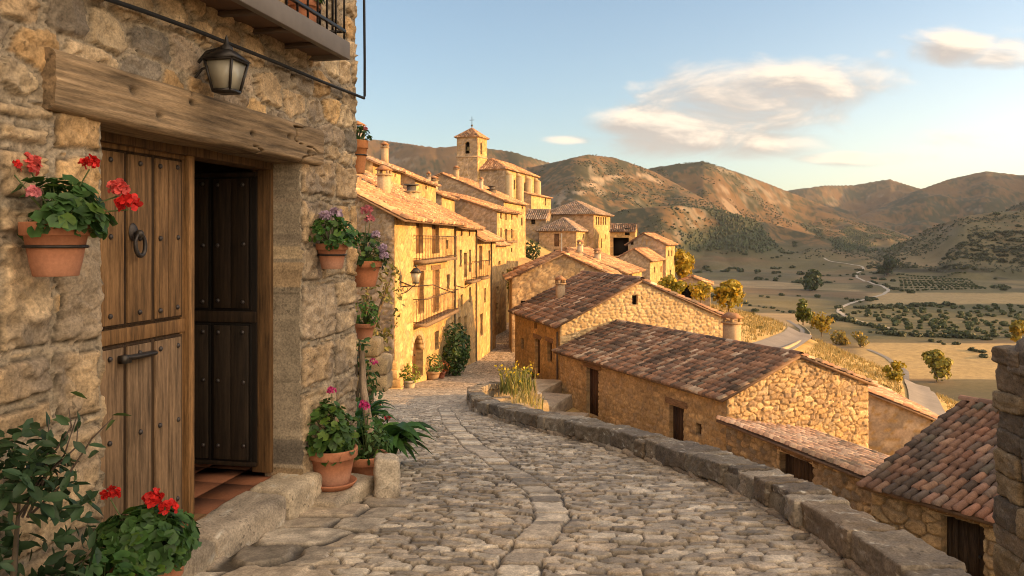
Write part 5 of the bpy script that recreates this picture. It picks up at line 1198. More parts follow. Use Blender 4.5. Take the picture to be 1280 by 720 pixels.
def geranium(name, label, loc, r, h, spread, height, nleaf, flowers, seed, lsize=.032, green=(.055,.115,.028), saucer=False, bracket=None, droop=.2, lean=(0, 0), tint=(.40,.165,.085), bloom=.5, cat='potted plant', leafkind='round', group=None, over=.38):
    rs = np.random.RandomState(seed); t = thing(name, label, cat, loc, 0, group)
    b = B(); pot_mesh(b, r, h, 0, tint, bloom); pt = b.build('pot', M['terra'], t, smooth=True)
    if saucer:
        b = B(); b.lathe([(.001,-.014),(r*.86,-.014),(r*1.0,.012),(r*1.04,.022),(r*1.0,.026),(r*.9,.004),(.001,.002)], (0,0,0), 28, tint); b.build('saucer', M['terra'], t, smooth=True)
    if bracket:
        b = B(); bx, by = bracket; rr = r*.93
        b.tube([(rr*math.cos(a), rr*math.sin(a), h*.55) for a in np.linspace(0, 2*math.pi, 25)], .006, 6, (.05,.045,.04)); b.tube([(bx*r*.8, by*r*.8, h*.55), (bx*r*1.35, by*r*1.35, h*.55), (bx*r*1.4, by*r*1.4, h*.0), (bx*r*1.35, by*r*1.35, -h*.25)], .006, 6, (.05,.045,.04)); b.build('bracket', M['iron'], t)
    # stems and leaves
    b = B(); n = nleaf; pts, d = sphere_pts(n, rs, .55)
    pts[:, 2] = pts[:, 2]*.62+.42
    C = pts*(spread, spread, height)*1.0+np.array((lean[0]*spread, lean[1]*spread, h*.95))*1.0; C[:, :2] += np.array(lean)*spread*(pts[:, 2:3])
    C[:, 2] -= droop*height*(np.hypot(pts[:, 0], pts[:, 1])**2)
    C[:, 2] = np.where(np.hypot(C[:, 0], C[:, 1]) > r*.8, np.maximum(C[:, 2], h*(1-over)+rs.uniform(0, .03, n)), np.maximum(C[:, 2], h))
    # clumps leave gaps
    cl = f3(C[:, 0]*8, C[:, 1]*8, C[:, 2]*8, seed, 2); ok = cl > .44; C = C[ok]; d = d[ok]; n = len(C)
    N = d*(1, 1, .7)+np.array((0, 0, .55))+rs.normal(0, .35, (n, 3))
    leaves(b, C, N, lsize*rs.uniform(.55, 1.25, n), greens(n, rs, green, .35, .13), leafkind, rs)
    for k in range(min(60, n)):
        p = C[k]; b.tube([(p[0]*.08, p[1]*.08, h*.82), (p[0]*.5, p[1]*.5, h*.82+(p[2]-h*.82)*.65), p], .0028, 4, (.10,.14,.04), cap=False)
    b.build('foliage', M['leaf'], t)
    for (fx, fy, fz, fr, fc) in flowers:
        b = B(); p = np.array((fx, fy, fz)); base = np.array((fx*.35, fy*.35, h+.25*(fz-h)))
        b.tube([base, base*.4+p*.6+(0, 0, -.01), p-(0, 0, fr*.6)], .003, 5, (.13,.17,.06), cap=False)
        flower_head(b, p, fr, fc, rs); b.build('flower_head', M['petal'], t)
    return t
RED, CORAL, PINK, MAG, LIL = (.62,.025,.02), (.66,.10,.085), (.66,.22,.24), (.60,.06,.22), (.52,.38,.48)

def fpt(px, py, out): return fw(wpt(px, py, out))
p = fpt(70, 345, .16)
geranium('hanging_geranium', 'terracotta pot of coral red geraniums hanging on the wall left of the door', tuple(p), .113, .20, .19, .17, 400,
    [(-.115,.04,.415,.045,CORAL),(-.145,-.03,.405,.034,RED),(.114,.02,.42,.034,RED),(.21,.04,.325,.042,CORAL),(.245,.05,.275,.044,RED),(.01,-.16,.30,.027,PINK)], 801, .030, bracket=(-.98, .2), droop=.32, bloom=.25, green=(.05,.115,.028))
p = fpt(415, 336, .14)
geranium('hanging_geranium', 'terracotta pot with lilac flowers hung on the door jamb right of the opening', tuple(p), .10, .17, .18, .19, 330,
    [(.02,.02,.37,.045,LIL),(-.05,.0,.35,.04,LIL)], 803, .022, bracket=(-.98, .2), droop=.15, bloom=.6, green=(.055,.14,.025))
p = np.array(((455-640)/1000*6.55, 6.55, -.058*6.55))
geranium('hanging_geranium', 'orange terracotta pot on a wire shelf just round the house corner', tuple(p), .135, .21, .20, .24, 170, [(.02,.0,.62,.05,PINK),(.05,.0,.55,.042,PINK),(.10,-.02,.42,.04,LIL),(.16,-.04,.31,.04,LIL),(.17,-.06,.25,.04,LIL),(.06,.02,.33,.03,LIL)], 805, .03, droop=.3, bloom=.1, tint=(.44,.16,.07))
p = np.array(((446-640)/1000*6.3, 6.35, .084*6.3))
geranium('hanging_geranium', 'tall narrow orange pot fixed high on the house corner', tuple(p), .075, .26, .10, .12, 70, [(.06,-.02,.35,.02,PINK)], 807, .024, droop=.1, bloom=.1, tint=(.48,.19,.07), bracket=(-.9, -.3))
# garden wall and its pot
b = B(); k = 0
for row in range(7):
    x = -3.3
    while x < -1.68:
        w = RS.uniform(.2, .42); rock(b, (x+w/2, 9.4+.06*(x+1.6), -2.55+row*.2+.1), (w/2, .2, .105), RS.uniform(-.04, .04), 1700+k, 7, .5, .1, RUB, lichen=.2); x += w; k += 1
o = b.build('garden_wall', M['stone'], smooth=True, loc=(-2.4, 9.4, -2.6)); tag(o, 'low wall of rough yellow stones beside the house corner', 'wall')
p = np.array(((455-640)/1000*9.3, 9.35, -1.17))
geranium('potted_basil', 'bright green bushy plant in a small pot on the low yellow garden wall', tuple(p), .115, .20, .20, .26, 260, [], 809, .03, green=(.075,.17,.02), droop=.0, leafkind='oval')
# pots by the threshold
b = B(); q = np.array(((418-640)/1000*5.42, 5.42)); rock(b, (q[0], q[1], zstreet(5.4)+.01), (.30, .19, .10), 1.25, 1801, 14, .4, .08, [(.40,.33,.24)], lichen=.6)
o = b.build('stone_step', M['stone'], smooth=True, loc=(q[0], q[1], zstreet(5.4)-.1)); tag(o, 'worn stone block carrying the geranium pot beside the threshold', 'stone')
pz = zstreet(5.4)+.125
geranium('potted_geranium', 'terracotta pot with saucer and one pink bloom standing on the stone block by the door', ((416-640)/1000*5.38, 5.38, pz), .155, .245, .19, .33, 420, [(.0,-.03,.63,.03,MAG)], 811, .031, saucer=True, droop=.25, lean=(-.12,0), bloom=.75, green=(.06,.125,.025))
geranium('potted_geranium', 'terracotta pot with a magenta bloom between the stone block and the bollard', ((457-640)/1000*5.85, 5.85, zstreet(5.85)+.01), .15, .24, .19, .30, 300, [(.0,-.06,.60,.042,MAG)], 813, .026, droop=.2, bloom=.2, green=(.06,.12,.03), leafkind='oval')
b = B(); rock(b, (-.87, 5.55, zstreet(5.55)+.13), (.085, .10, .155), .2, 1811, 16, .4, .16, [(.44,.37,.28)], lichen=.5)
o = b.build('stone_bollard', M['stone'], smooth=True, loc=(-.87, 5.55, zstreet(5.55))); tag(o, 'short weathered stone bollard at the corner of the old house', 'bollard')
# strap-leaved plant spilling over the corner
def strap_plant(name, label, loc, n, L, w, seed, green=(.045,.11,.022), cat='plant'):
    rs = np.random.RandomState(seed); b = B()
    for i in range(n):
        a = rs.uniform(0, 2*math.pi); l = L*rs.uniform(.6, 1.1); up = rs.uniform(.5, 1.1); k = 8; t = np.linspace(0, 1, k); base = rs.normal(0, L*.10, 2)
        r = l*(t*(1-up*.45)+.15*t*t); z = l*(up*1.05*t-(.55+.35*rs.rand())*t**2.3)
        x = base[0]+r*math.cos(a); y = base[1]+r*math.sin(a); ww = w*np.sin(np.clip(t*.93+.12, 0, 1)*math.pi)**.7*rs.uniform(.7, 1.2); sx, sy = -math.sin(a), math.cos(a)
        G = np.stack([np.stack([x+sx*ww*s, y+sy*ww*s, z+abs(s)*ww*.5], -1) for s in (-1, 0, 1)], 1)
        c = np.asarray(green)*rs.uniform(.65, 1.5)*(np.array((1.5,1.25,.9)) if rs.rand() < .1 else 1); b.grid(G, c)
    t = thing(name, label, cat, loc); b.build('foliage', M['leaf'], t, smooth=True)
    b = B()
    for i in range(4): b.ball((rs.normal(0, L*.06), rs.normal(0, L*.06), .02), L*.05, 8, 5, (.07,.08,.03))
    b.build('crown_base', M['bark'], t); return t
strap_plant('strap_leaf_plant', 'large glossy strap-leaved plant spilling onto the cobbles behind the bollard', (-1.08, 6.5, zstreet(6.6)+.14), 70, .56, .078, 821)
strap_plant('strap_leaf_plant', 'smaller strap-leaved plant tucked against the house corner', (-1.32, 6.75, zstreet(6.7)+.30), 60, .48, .032, 823, (.05,.12,.03))
def bush(name, label, loc, rx, ry, h, n, ls, green, seed, flowers=None, cat='shrub', kind='oval', stem=(.12,.09,.06), group=None, lift=.0, gaps=.42, freq=4.):
    rs = np.random.RandomState(seed); t = thing(name, label, cat, loc, 0, group); b = B(); pts, d = sphere_pts(n, rs, .35)
    C = pts*(rx, ry, h/2)+np.array((0, 0, h/2+lift)); cl = f3(C[:, 0]*freq/h+seed, C[:, 1]*freq/h, C[:, 2]*freq/h, seed, 3); k = cl > gaps; C = C[k]; d = d[k]; m = len(C)
    C[:, 2] = np.maximum(C[:, 2], .02)
    tone = .75+.9*(f3(C[:, 0]*freq*1.3/h, C[:, 1]*freq*1.3/h, C[:, 2]*freq*1.3/h, seed+5, 2)-.25)
    leaves(b, C, d+rs.normal(0, .55, (m, 3))+(0, 0, .3), ls*rs.uniform(.6, 1.3, m), greens(m, rs, green, .3, .1)*tone[:, None], kind, rs); b.build('foliage', M['leaf'], t)
    b = B()
    for i in range(7):
        p = C[rs.randint(m)]; b.tube([(rs.normal(0, rx*.1), rs.normal(0, ry*.1), -.05), (p[0]*.5, p[1]*.5, p[2]*.6), p], [h*.018, h*.012, h*.004], 5, stem, cap=False)
    b.build('stems', M['bark'], t)
    if flowers:
        fn, fr, fc = flowers
        for i in range(fn):
            q = C[np.argmax(C.dot(rs.normal(size=3)+np.array((.2, -.8, .5))))]; b = B(); flower_head(b, q+rs.normal(0, .02, 3), fr, fc, rs, 12); b.build('flower_head', M['petal'], t)
    return t
bush('flowering_vine', 'leafy vine with pink blooms climbing the garden wall behind the house corner', (-1.75, 8.75, -2.25), .34, .25, 1.25, 420, .04, (.06,.12,.03), 831, (5, .035, MAG), cat='vine')
bush('ivy_plant', 'yellowish creeper hanging on the shaded flank of the tall sunlit house', (-3.9, 21.5, -3.3), 1.0, .6, 3.4, 900, .08, (.13,.13,.035), 833, cat='vine')
bush('ground_shrub', 'low dark shrub with red flowers at the foot of the garden wall', (-1.55, 8.3, -2.2), .3, .25, .6, 260, .035, (.05,.10,.03), 835, (6, .03, (.45,.02,.03)), cat='shrub')
# dry vine stick leaning at the corner
b = B(); b.tube([(-1.22, 6.5, -.9), (-1.20, 6.45, -1.2), (-1.13, 6.35, -1.5), (-1.10, 6.3, zstreet(6.3))], [.022,.03,.035,.045], 9, (.30,.22,.15)); o = b.build('driftwood_pole', M['wood'], smooth=True, loc=(-1.1, 6.3, zstreet(6.3))); tag(o, 'bare dry branch leaning against the corner of the old house', 'branch')
# lower left: geraniums and a dark leafy shrub
def ground_at(px, Y): return ((px-640)/1000*Y, Y, zstreet(Y))
geranium('potted_geranium', 'large terracotta pot of red geraniums on the ground left of the threshold', ground_at(182, 3.22), .135, .34, .20, .20, 640, [(.03,.0,.57,.04,RED),(-.15,.02,.58,.036,RED),(.10,-.02,.54,.036,RED),(-.04,-.22,.26,.022,PINK),(.02,-.25,.21,.022,PINK)], 841, .030, droop=.1, over=.06, green=(.045,.105,.022))
geranium('potted_geranium', 'geranium with small pink blooms crowded in front of the large red one', ground_at(128, 2.98), .13, .22, .24, .22, 560, [(-.05,-.12,.30,.018,PINK),(.06,-.2,.12,.025,MAG),(-.1,-.17,.05,.022,PINK)], 843, .029, droop=.5, green=(.045,.11,.025))
bush('rose_shrub', 'dark leafy shrub with bare twigs growing at the left edge against the wall', (-1.72, 2.72, -1.6), .29, .26, .98, 1350, .034, (.035,.070,.028), 845, cat='shrub', gaps=.38)
b = B(); rs = np.random.RandomState(4)
for i in range(5):
    p0 = np.array((-1.66+rs.normal(0, .05), 2.74, -.95)); a = p0+(rs.uniform(-.05, .2), .05, rs.uniform(.15, .3)); c = a+(rs.uniform(-.03, .10), .02, rs.uniform(.05, .13)); b.tube([p0, (p0+a)/2+rs.normal(0, .015, 3), a, c], [.005,.004,.003,.0015], 5, (.10,.07,.05)); 
    m = 8; leaves(b, np.array([p0+(c-p0)*t+rs.normal(0, .025, 3) for t in np.linspace(.3, 1, m)]), rs.normal(size=(m, 3))+(0, 0, .6), .032, greens(m, rs, (.04,.075,.03)), 'oval', rs)
o = b.build('rose_twigs', M['leaf'], loc=(-1.66, 2.74, -1.0)); tag(o, 'bare twigs rising above the dark shrub against the stone wall', 'twigs')
# pot on the balcony
p = fw(np.array((FH.uv('f', 380, 30, -.14)[0], -.14, zz(1.31))))
geranium('potted_geranium', 'terracotta pot with green foliage standing on the balcony behind its railing', tuple(p), .095, .17, .13, .2, 150, [(.03,-.04,.33,.03,CORAL)], 847, .03, droop=.1, bloom=.1)
# along the foot of the sunlit row
def at_row(px, py):
    for Y in np.linspace(20, 75, 600):
        if (300-py)/1000*Y >= zstreet(Y): continue
    Ys = np.linspace(14, 75, 1500); d = np.abs((300-py)/1000*Ys-zstreet(Ys)); Y = Ys[np.argmin(d)]; return (px-640)/1000*Y, Y, float(zstreet(Y))
def planter(name, label, px, py, Y, r, h, spread, height, n, green, seed, tint=(.36,.28,.2), fl=None):
    P = ((px-640)/1000*Y, Y, float(zstreet(Y))+.02); t = geranium(name, label, P, r, h, spread, height, n, fl or [], seed, .075, green=green, droop=.1, tint=tint, bloom=.1, leafkind='oval'); return t
planter('potted_shrub', 'yellow-green bush in a pale planter at the corner of the tall sunlit house', 511.5, 483, 29.5, .26, .30, .42, .62, 260, (.15,.20,.02), 851, (.42,.36,.27))
planter('potted_shrub', 'round green bush in a wide pot just past the arched door', 541, 473, 35.5, .34, .40, .5, .8, 300, (.045,.10,.02), 853, (.30,.20,.12))
planter('potted_shrub', 'small pot of reddish leaves next to the round green bush', 551.5, 471, 36.6, .2, .3, .42, .55, 160, (.20,.07,.03), 855, (.28,.10,.06))
bush('climbing_shrub', 'big dark green shrub growing against the facade beyond the arched door', (row_x(39)+.55, 39.2, float(zstreet(39))), .75, 1.7, 2.7, 1500, .11, (.035,.075,.02), 857, cat='shrub')
bush('garden_shrub', 'sunlit shrub in the gap at the bend of the street', (0.2, 70.5, -4.6), 1.3, 1, 2.2, 500, .16, (.12,.13,.03), 859, cat='shrub')
bush('garden_tree', 'dark shrub filling the alley below the small grey-roofed house', (2.4, 99, -2.6), 1.2, 1, 2.6, 500, .2, (.04,.07,.025), 861, cat='shrub')
b = B(); k = 0
for row in range(6):
    for j in range(3):
        if row > 3 and j == 2: continue
        rock(b, (-4.95+j*.42+RS.uniform(-.05, .05)-.08*row, 28.6+RS.uniform(-.1, .1), -5.4+row*.30), (.23, .25, .16), RS.uniform(-.2, .2), 1900+k, 6, .5, .12, YEL, lichen=.1); k += 1
o = b.build('stone_buttress', M['stone'], smooth=True, loc=(-4.6, 28.6, -5.5)); tag(o, 'tumbled stub of pale masonry at the near corner of the tall sunlit house', 'wall')
# lamp on the sunlit facade
p = L1.P3('f', *L1.uv('f', 500, 358), .0); q = np.array(L1.o)+L1.dx*p[0]+L1.dy*p[1]+np.array((0, 0, p[2]))
sl = thing('street_lantern', 'small lantern on a scrolled iron bracket at the corner of the sunlit facade', 'lantern', tuple(q), ROWA*math.pi/180)
b = B(); b.tube([(0, 0, 0), (.0, -.55, .02), (0, -.62, .10)], .022, 6, (.05,.045,.04)); b.tube([(0, 0, -.3), (0, -.25, -.22), (0, -.5, 0)], .018, 6, (.05,.045,.04)); b.tube([(0, -.2+.1*math.cos(a), -.1+.09*math.sin(a)) for a in np.linspace(0, 6.2, 14)], .012, 5, (.05,.045,.04)); b.build('bracket', M['iron'], sl)
b = B(); c = (0, -.62); 
for (r0, z0, r1, z1, cc) in ((.10, .16, .17, .52, (.6,.52,.36)),): b.hexa([(-r0, c[1]-r0, z0),(r0, c[1]-r0, z0),(r0, c[1]+r0, z0),(-r0, c[1]+r0, z0),(-r1, c[1]-r1, z1),(r1, c[1]-r1, z1),(r1, c[1]+r1, z1),(-r1, c[1]+r1, z1)], cc)
b.build('lamp_pane', M['lampglass'], sl)
b = B(); b.hexa([(-.2, c[1]-.2, .52),(.2, c[1]-.2, .52),(.2, c[1]+.2, .52),(-.2, c[1]+.2, .52),(-.06, c[1]-.06, .72),(.06, c[1]-.06, .72),(.06, c[1]+.06, .72),(-.06, c[1]+.06, .72)], (.05,.045,.04)); b.ball((0, c[1], .78), .05, 8, 5, (.05,.045,.04)); b.box(-.11, .11, c[1]-.11, c[1]+.11, .11, .16, (.05,.045,.04)); b.build('lamp_cap', M['iron'], sl)

# weeds inside the curl of the parapet
def weeds(name, label, P, rx, ry, h, n, seed, cols, kind='thing', cat='weeds', wid=.012, flowers=0, gh=None):
    rs = np.random.RandomState(seed); b = B(); a = rs.uniform(0, 2*math.pi, n); rr = np.sqrt(rs.rand(n)); x = P[0]+rx*rr*np.cos(a); y = P[1]+ry*rr*np.sin(a)
    z = gh(x, y) if gh is not None else np.full(n, P[2]); l = h*rs.uniform(.4, 1.1, n); tilt = rs.normal(0, .28, (n, 2)); th = rs.uniform(0, math.pi, n); w = wid*rs.uniform(.6, 1.4, n)
    sx, sy = np.cos(th)*w, np.sin(th)*w
    V = np.stack([np.stack([x-sx, y-sy, z-.03], -1), np.stack([x+sx, y+sy, z-.03], -1), np.stack([x+tilt[:, 0]*l*.35+sx*.7, y+tilt[:, 1]*l*.35+sy*.7, z+l*.6], -1), np.stack([x+tilt[:, 0]*l*.35-sx*.7, y+tilt[:, 1]*l*.35-sy*.7, z+l*.6], -1), np.stack([x+tilt[:, 0]*l, y+tilt[:, 1]*l, z+l], -1)], 1)
    c = pick(rs.rand(n), cols)*rs.uniform(.75, 1.25, (n, 1)); i = np.arange(n)*5
    b.add(V.reshape(-1, 3), np.stack([i, i+1, i+2, i+3], 1), np.stack([i+3, i+2, i+4], 1), np.repeat(c[:, None], 5, 1).reshape(-1, 3))
    if flowers:
        k = rs.randint(0, n, flowers); C = V[k, 4]+rs.normal(0, .02, (flowers, 3)); leaves(b, C, rs.normal(size=(flowers, 3)), wid*2.6, np.array((.55,.42,.03))*rs.uniform(.7, 1.2, (flowers, 1)), 'quad', rs)
    o = b.build(name, M['leaf'], loc=P); tag(o, label, cat, kind='stuff' if kind == 'stuff' else None); return o
STRAW = [(.42,.33,.13),(.36,.28,.10),(.30,.26,.08),(.24,.24,.06),(.46,.38,.18)]
zc = float(zstreet(20.5))
weeds('wild_weeds', 'tall yellow flowering weeds growing inside the curl of the parapet', (.15, 21.3, zc+.05), .5, .7, .7, 200, 871, [(.20,.20,.045),(.14,.17,.04),(.24,.21,.06),(.10,.13,.04)], wid=.015, flowers=60)
weeds('wild_weeds', 'straw coloured grass clump leaning out along the parapet', (.35, 18.6, float(zstreet(18.6))-.15), .35, 1.3, .38, 220, 873, STRAW, wid=.013)
b = B(); rs = np.random.RandomState(31)
for k in range(70):
    y = rs.uniform(16.8, 22.2); x = np.interp(y, PC[:, 1][:380], PC[:, 0][:380])+rs.uniform(.45, 1.3); rock(b, (x, y, float(zstreet(y))-.28), (.34, .34, .22), rs.rand(), 2100+k, 4, .7, .2, [(.26,.2,.12),(.3,.23,.14)])
o = b.build('earth_bank', M['stone'], smooth=True, loc=(.2, 20, -4.5)); tag(o, 'strip of dry earth inside the curl of the parapet', 'ground', kind='structure')
# steps and terrace between the lane and the ochre house
b = B(); k = 0
for (x, y, z, a, c) in ((1.25, 33.2, -6.62, .9, 1.3), (1.75, 30.8, -6.95, .9, 1.4), (2.6, 28.6, -7.25, 1.1, 1.4), (3.7, 26.2, -7.45, 1.1, 1.5), (.9, 36.0, -6.55, 1.0, 1.5)):
    rock(b, (x, y, z-.25), (a, c, .33), -.35, 2200+k, 9, .25, .04, [(.33,.27,.2),(.30,.24,.18)]); k += 1
o = b.build('terrace_steps', M['stone'], smooth=True, loc=(2, 31, -7.3)); tag(o, 'broad worn stone steps dropping from the lane to the dark doors', 'steps')
planter_p = HA.w(HA.uv('f', 673, 470)[0], -.5, .3)
geranium('potted_plant', 'shallow bowl of pale flowers by the door of the ochre house', (planter_p[0], planter_p[1], -7.05), .28, .22, .4, .35, 90, [(0.05, -.1, .5, .1, (.6,.55,.4)), (-.2, -.05, .45, .09, (.6,.55,.4))], 877, .09, leafkind='oval')

# ------------------------------------------------------------------ trees, shrubs and fields beyond
def make_tree(name, label, P, h, w, n, ls, green, seed, cat='tree', trunk=.3, shape='round', group=None, yellow=.2):
    rs = np.random.RandomState(seed); t = thing(name, label, cat, P, rs.uniform(0, 6.28), group); z0 = h*trunk
    b = B(); tr = h*.028; b.tube([(0, 0, -.4), (0, 0, z0*.5), (h*.01, 0, z0), (h*.02, h*.01, h*.75)], [tr*1.3, tr, tr*.85, tr*.25], 7, (.16,.12,.085))
    tips = []
    for i in range(7):
        a = i*2.4+rs.rand(); r = w*.5*rs.uniform(.35, .8); q = (r*math.cos(a), r*math.sin(a), z0+(h-z0)*rs.uniform(.12, .8)); b.tube([(0, 0, z0*rs.uniform(.7, 1.3)), (q[0]*.5, q[1]*.5, (z0+q[2])*.5), q], [tr*.5, tr*.35, tr*.12], 5, (.16,.12,.085), cap=False); tips.append(q)
    b.build('trunk', M['bark'], t)
    tips.append((0, 0, h*.82)); tips.append((0, 0, z0+(h-z0)*.45)); b = B(); tips.append((w*.12, -w*.1, z0+(h-z0)*.22)); m = n//len(tips); Cs = []
    for q in tips:
        s, d = sphere_pts(m, rs, .3); rad = w*.27*rs.uniform(.75, 1.2)
        C = np.array(q)+s*(rad, rad, rad*(.85 if shape == 'round' else 1.5)); Cs.append((C, d))
    C = np.concatenate([c for c, d in Cs]); D = np.concatenate([d for c, d in Cs]); C[:, 2] = np.maximum(C[:, 2], z0*.5)
    cl = f3(C[:, 0]*6/w+seed, C[:, 1]*6/w, C[:, 2]*6/w, seed, 2); k = cl > .38; C = C[k]; D = D[k]; mm = len(C)
    tone = .75+.9*(f3(C[:, 0]*5/w, C[:, 1]*5/w, C[:, 2]*5/w, seed+3, 2)-.2)
    leaves(b, C, D+rs.normal(0, .5, (mm, 3)), 1.4*ls*rs.uniform(.6, 1.3, mm), greens(mm, rs, green, .3, yellow)*tone[:, None], 'quad', rs)
    b.build('crown', M['leaf'], t); return t
def tree_px(name, label, px, py, hp, wp, green, seed, n=700, ymin=20, Y=None, trunk=.14, cat='tree', shape='round', yellow=.2):
    P = gp(px, py, ymin) if Y is None else np.array(((px-640)/1000*Y, Y, (300-py)/1000*Y))
    if P is None: return None
    Y = P[1]; h = hp/1000*Y; w = wp/1000*Y
    return make_tree(name, label, (P[0], P[1], P[2]-.1), h, w, n, max(w, h)*.045, green, seed, cat, trunk, shape, yellow=yellow)
GOLD, OLV, DKG = (.33,.26,.03), (.13,.13,.03), (.045,.065,.025)
tree_px('walnut_tree', 'round golden-green tree beside the cart shed above the bright hillside', 911, 386, 36, 42, GOLD, 901, 1100, Y=100)
tree_px('small_tree', 'bushy golden tree in front of the cart shed', 876, 376, 26, 26, GOLD, 903, 700, Y=92, trunk=.08)
tree_px('small_tree', 'sunlit green tree at the foot of the gabled house with paired windows', 838, 372, 28, 34, (.24,.22,.03), 905, 800, Y=88, trunk=.07)
tree_px('small_tree', 'golden tree showing behind the gabled house with paired windows', 850, 352, 42, 34, GOLD, 907, 800, Y=104, trunk=.08)
tree_px('poplar_tree', 'upright dark green tree at the bend of the hill road', 1004, 402, 28, 20, (.085,.105,.022), 909, 700, Y=112, trunk=.05, shape='tall')
tree_px('small_tree', 'yellow bush tree just past the bend of the hill road', 1027, 416, 26, 26, (.26,.20,.025), 911, 700, Y=106, trunk=.05)
tree_px('small_tree', 'low yellow bush left of the one past the road bend', 1016, 404, 16, 14, (.28,.21,.03), 913, 400, Y=114, trunk=.05)
tree_px('small_tree', 'rounded green-gold tree standing alone in the golden field at right', 1171, 477, 40, 38, (.24,.21,.03), 915, 1100, ymin=60, trunk=.08)
tree_px('small_tree', 'leaning yellow-green shrub beside the lower footpath', 1119, 479, 30, 26, (.28,.23,.03), 917, 700, ymin=40, trunk=.03, cat='shrub')
tree_px('small_tree', 'olive-yellow bush on the slope between the two roads', 1051, 431, 17, 26, (.22,.17,.03), 919, 400, ymin=40, trunk=.02, cat='shrub')
tree_px('small_tree', 'second yellow bush on the slope, nearer the lower footpath', 1075, 434, 20, 18, (.22,.18,.03), 921, 400, ymin=40, trunk=.02, cat='shrub')
tree_px('field_tree', 'dark green round tree alone in the middle of the valley fields', 1015, 363, 25, 26, (.04,.065,.022), 923, 900, ymin=250, trunk=.07, yellow=.03)
tree_px('field_tree', 'tall dark clump of trees above the orchard rows', 1110, 345, 26, 24, (.035,.05,.022), 925, 700, ymin=250, trunk=.05, yellow=.0)
tree_px('field_tree', 'golden treetop at the right edge beyond the pillar', 1272, 432, 34, 22, (.20,.17,.03), 927, 500, Y=130, trunk=.12)
# ------------------------------------------------------------------ roads, orchards, hedges, woods
drape('valley_road', 'pale road winding through the valley fields', [(1030,322.5),(1035,326),(1045,328),(1062,330),(1078,333),(1080,337),(1069,342),(1071,347),(1084,352),(1104,358),(1111,363),(1104,368.5),(1086,373),(1066,378.5),(1050,385),(1048,390),(1058,396),(1068,401),(1090,406),(1115,412)], lambda t: 4.6+0*t, (.36,.32,.27), .5, 240, 3, 4.)
_, RQ1 = drape('hill_road', 'grey road curving over the bright hillside behind the roofs', [(930,447),(965,438),(985,429),(1000,419),(1003,412),(992,405),(985,400.5)], lambda t: 3.0+0*t, (.19,.175,.165), .22, 45, 5, .8)
_, RQ2 = drape('footpath', 'pale lane dropping past the field toward the nearest roof', [(1085,437),(1110,448),(1133,465),(1146,484),(1156,503),(1168,530),(1180,560)], lambda t: 2.6+0*t, (.22,.20,.18), .22, 45, 7, .8)
# retaining wall on the outside of the hill road
P = [gp(px, py, 40) for px, py in ((972,447),(990,440),(1008,428),(1014,418),(1008,410),(998,405))]
b = B(); P = np.array(P); d = np.concatenate([[0], np.cumsum(np.hypot(*np.diff(P[:, :2], axis=0).T))]); tt = np.linspace(0, d[-1], 120); Q = np.stack([np.interp(tt, d, P[:, i]) for i in range(3)], 1)
for _ in range(10): Q[1:-1] = .25*Q[:-2]+.5*Q[1:-1]+.25*Q[2:]
tg = np.gradient(Q[:, :2], axis=0); tg /= np.linalg.norm(tg, axis=1, keepdims=True); nm = np.stack([-tg[:, 1], tg[:, 0]], 1)
prof = [(0, -2.5), (0, -1.5), (0, -.5), (0, .45), (.05, .55), (.35, .55), (.4, .45), (.4, -1)]
G = np.array([[(Q[i, 0]+nm[i, 0]*o_, Q[i, 1]+nm[i, 1]*o_, Q[i, 2]+z_) for o_, z_ in prof] for i in range(120)]); cc = np.array((.42,.32,.19))*(.7+.6*fbm(G[..., 0]*3, G[..., 2]*3+G[..., 1], 71, 3))[..., None]
b.grid(G, cc); o = b.build('road_wall', M['farstone'], loc=tuple(Q[60])); tag(o, 'low stone wall along the outer bend of the hill road', 'wall')

def shrub_proto(name, label, cat, green, seed, n=150, tall=.8, group=None, yellow=.05, ls=.17):
    rs = np.random.RandomState(seed); b = B(); C = []; D = []
    for i in range(5):
        s, d = sphere_pts(n//5, rs, .45); q = np.array((rs.uniform(-.45, .45), rs.uniform(-.45, .45), tall*rs.uniform(.4, .65))); C.append(q+s*(.55, .55, .42*tall)); D.append(d)
    C = np.concatenate(C); D = np.concatenate(D); C[:, 2] = np.maximum(C[:, 2], .03); m = len(C)
    tone = rs.uniform(.7, 1.3, (m, 1)); leaves(b, C, D+rs.normal(0, .4, (m, 3)), ls*rs.uniform(.7, 1.3, m), greens(m, rs, green, .2, yellow)*tone, 'quad', rs)
    b.tube([(0, 0, -.3), (0, 0, tall*.5)], [.07, .04], 5, (.14,.11,.08))
    o = b.build(name, M['leaf']); tag(o, label, cat, group); return o
def scatter(protos, spots):
    """spots: (x, y, size); the first spot of each kind moves the proto itself"""
    used = set()
    for k, (x, y, s) in enumerate(spots):
        i = k % len(protos); p = protos[i]; o = p if i not in used else p.copy()
        if i in used: COL.objects.link(o)
        used.add(i); z = float(ground_h(np.array([x]), np.array([y]))[0]); a = (k*2.399) % 6.283
        o.location = (x, y, z-.1*s); o.rotation_euler = (0, 0, a); o.scale = (s, s, s*(.85+.3*((k*37) % 10)/10))
    return used
rs = np.random.RandomState(91)
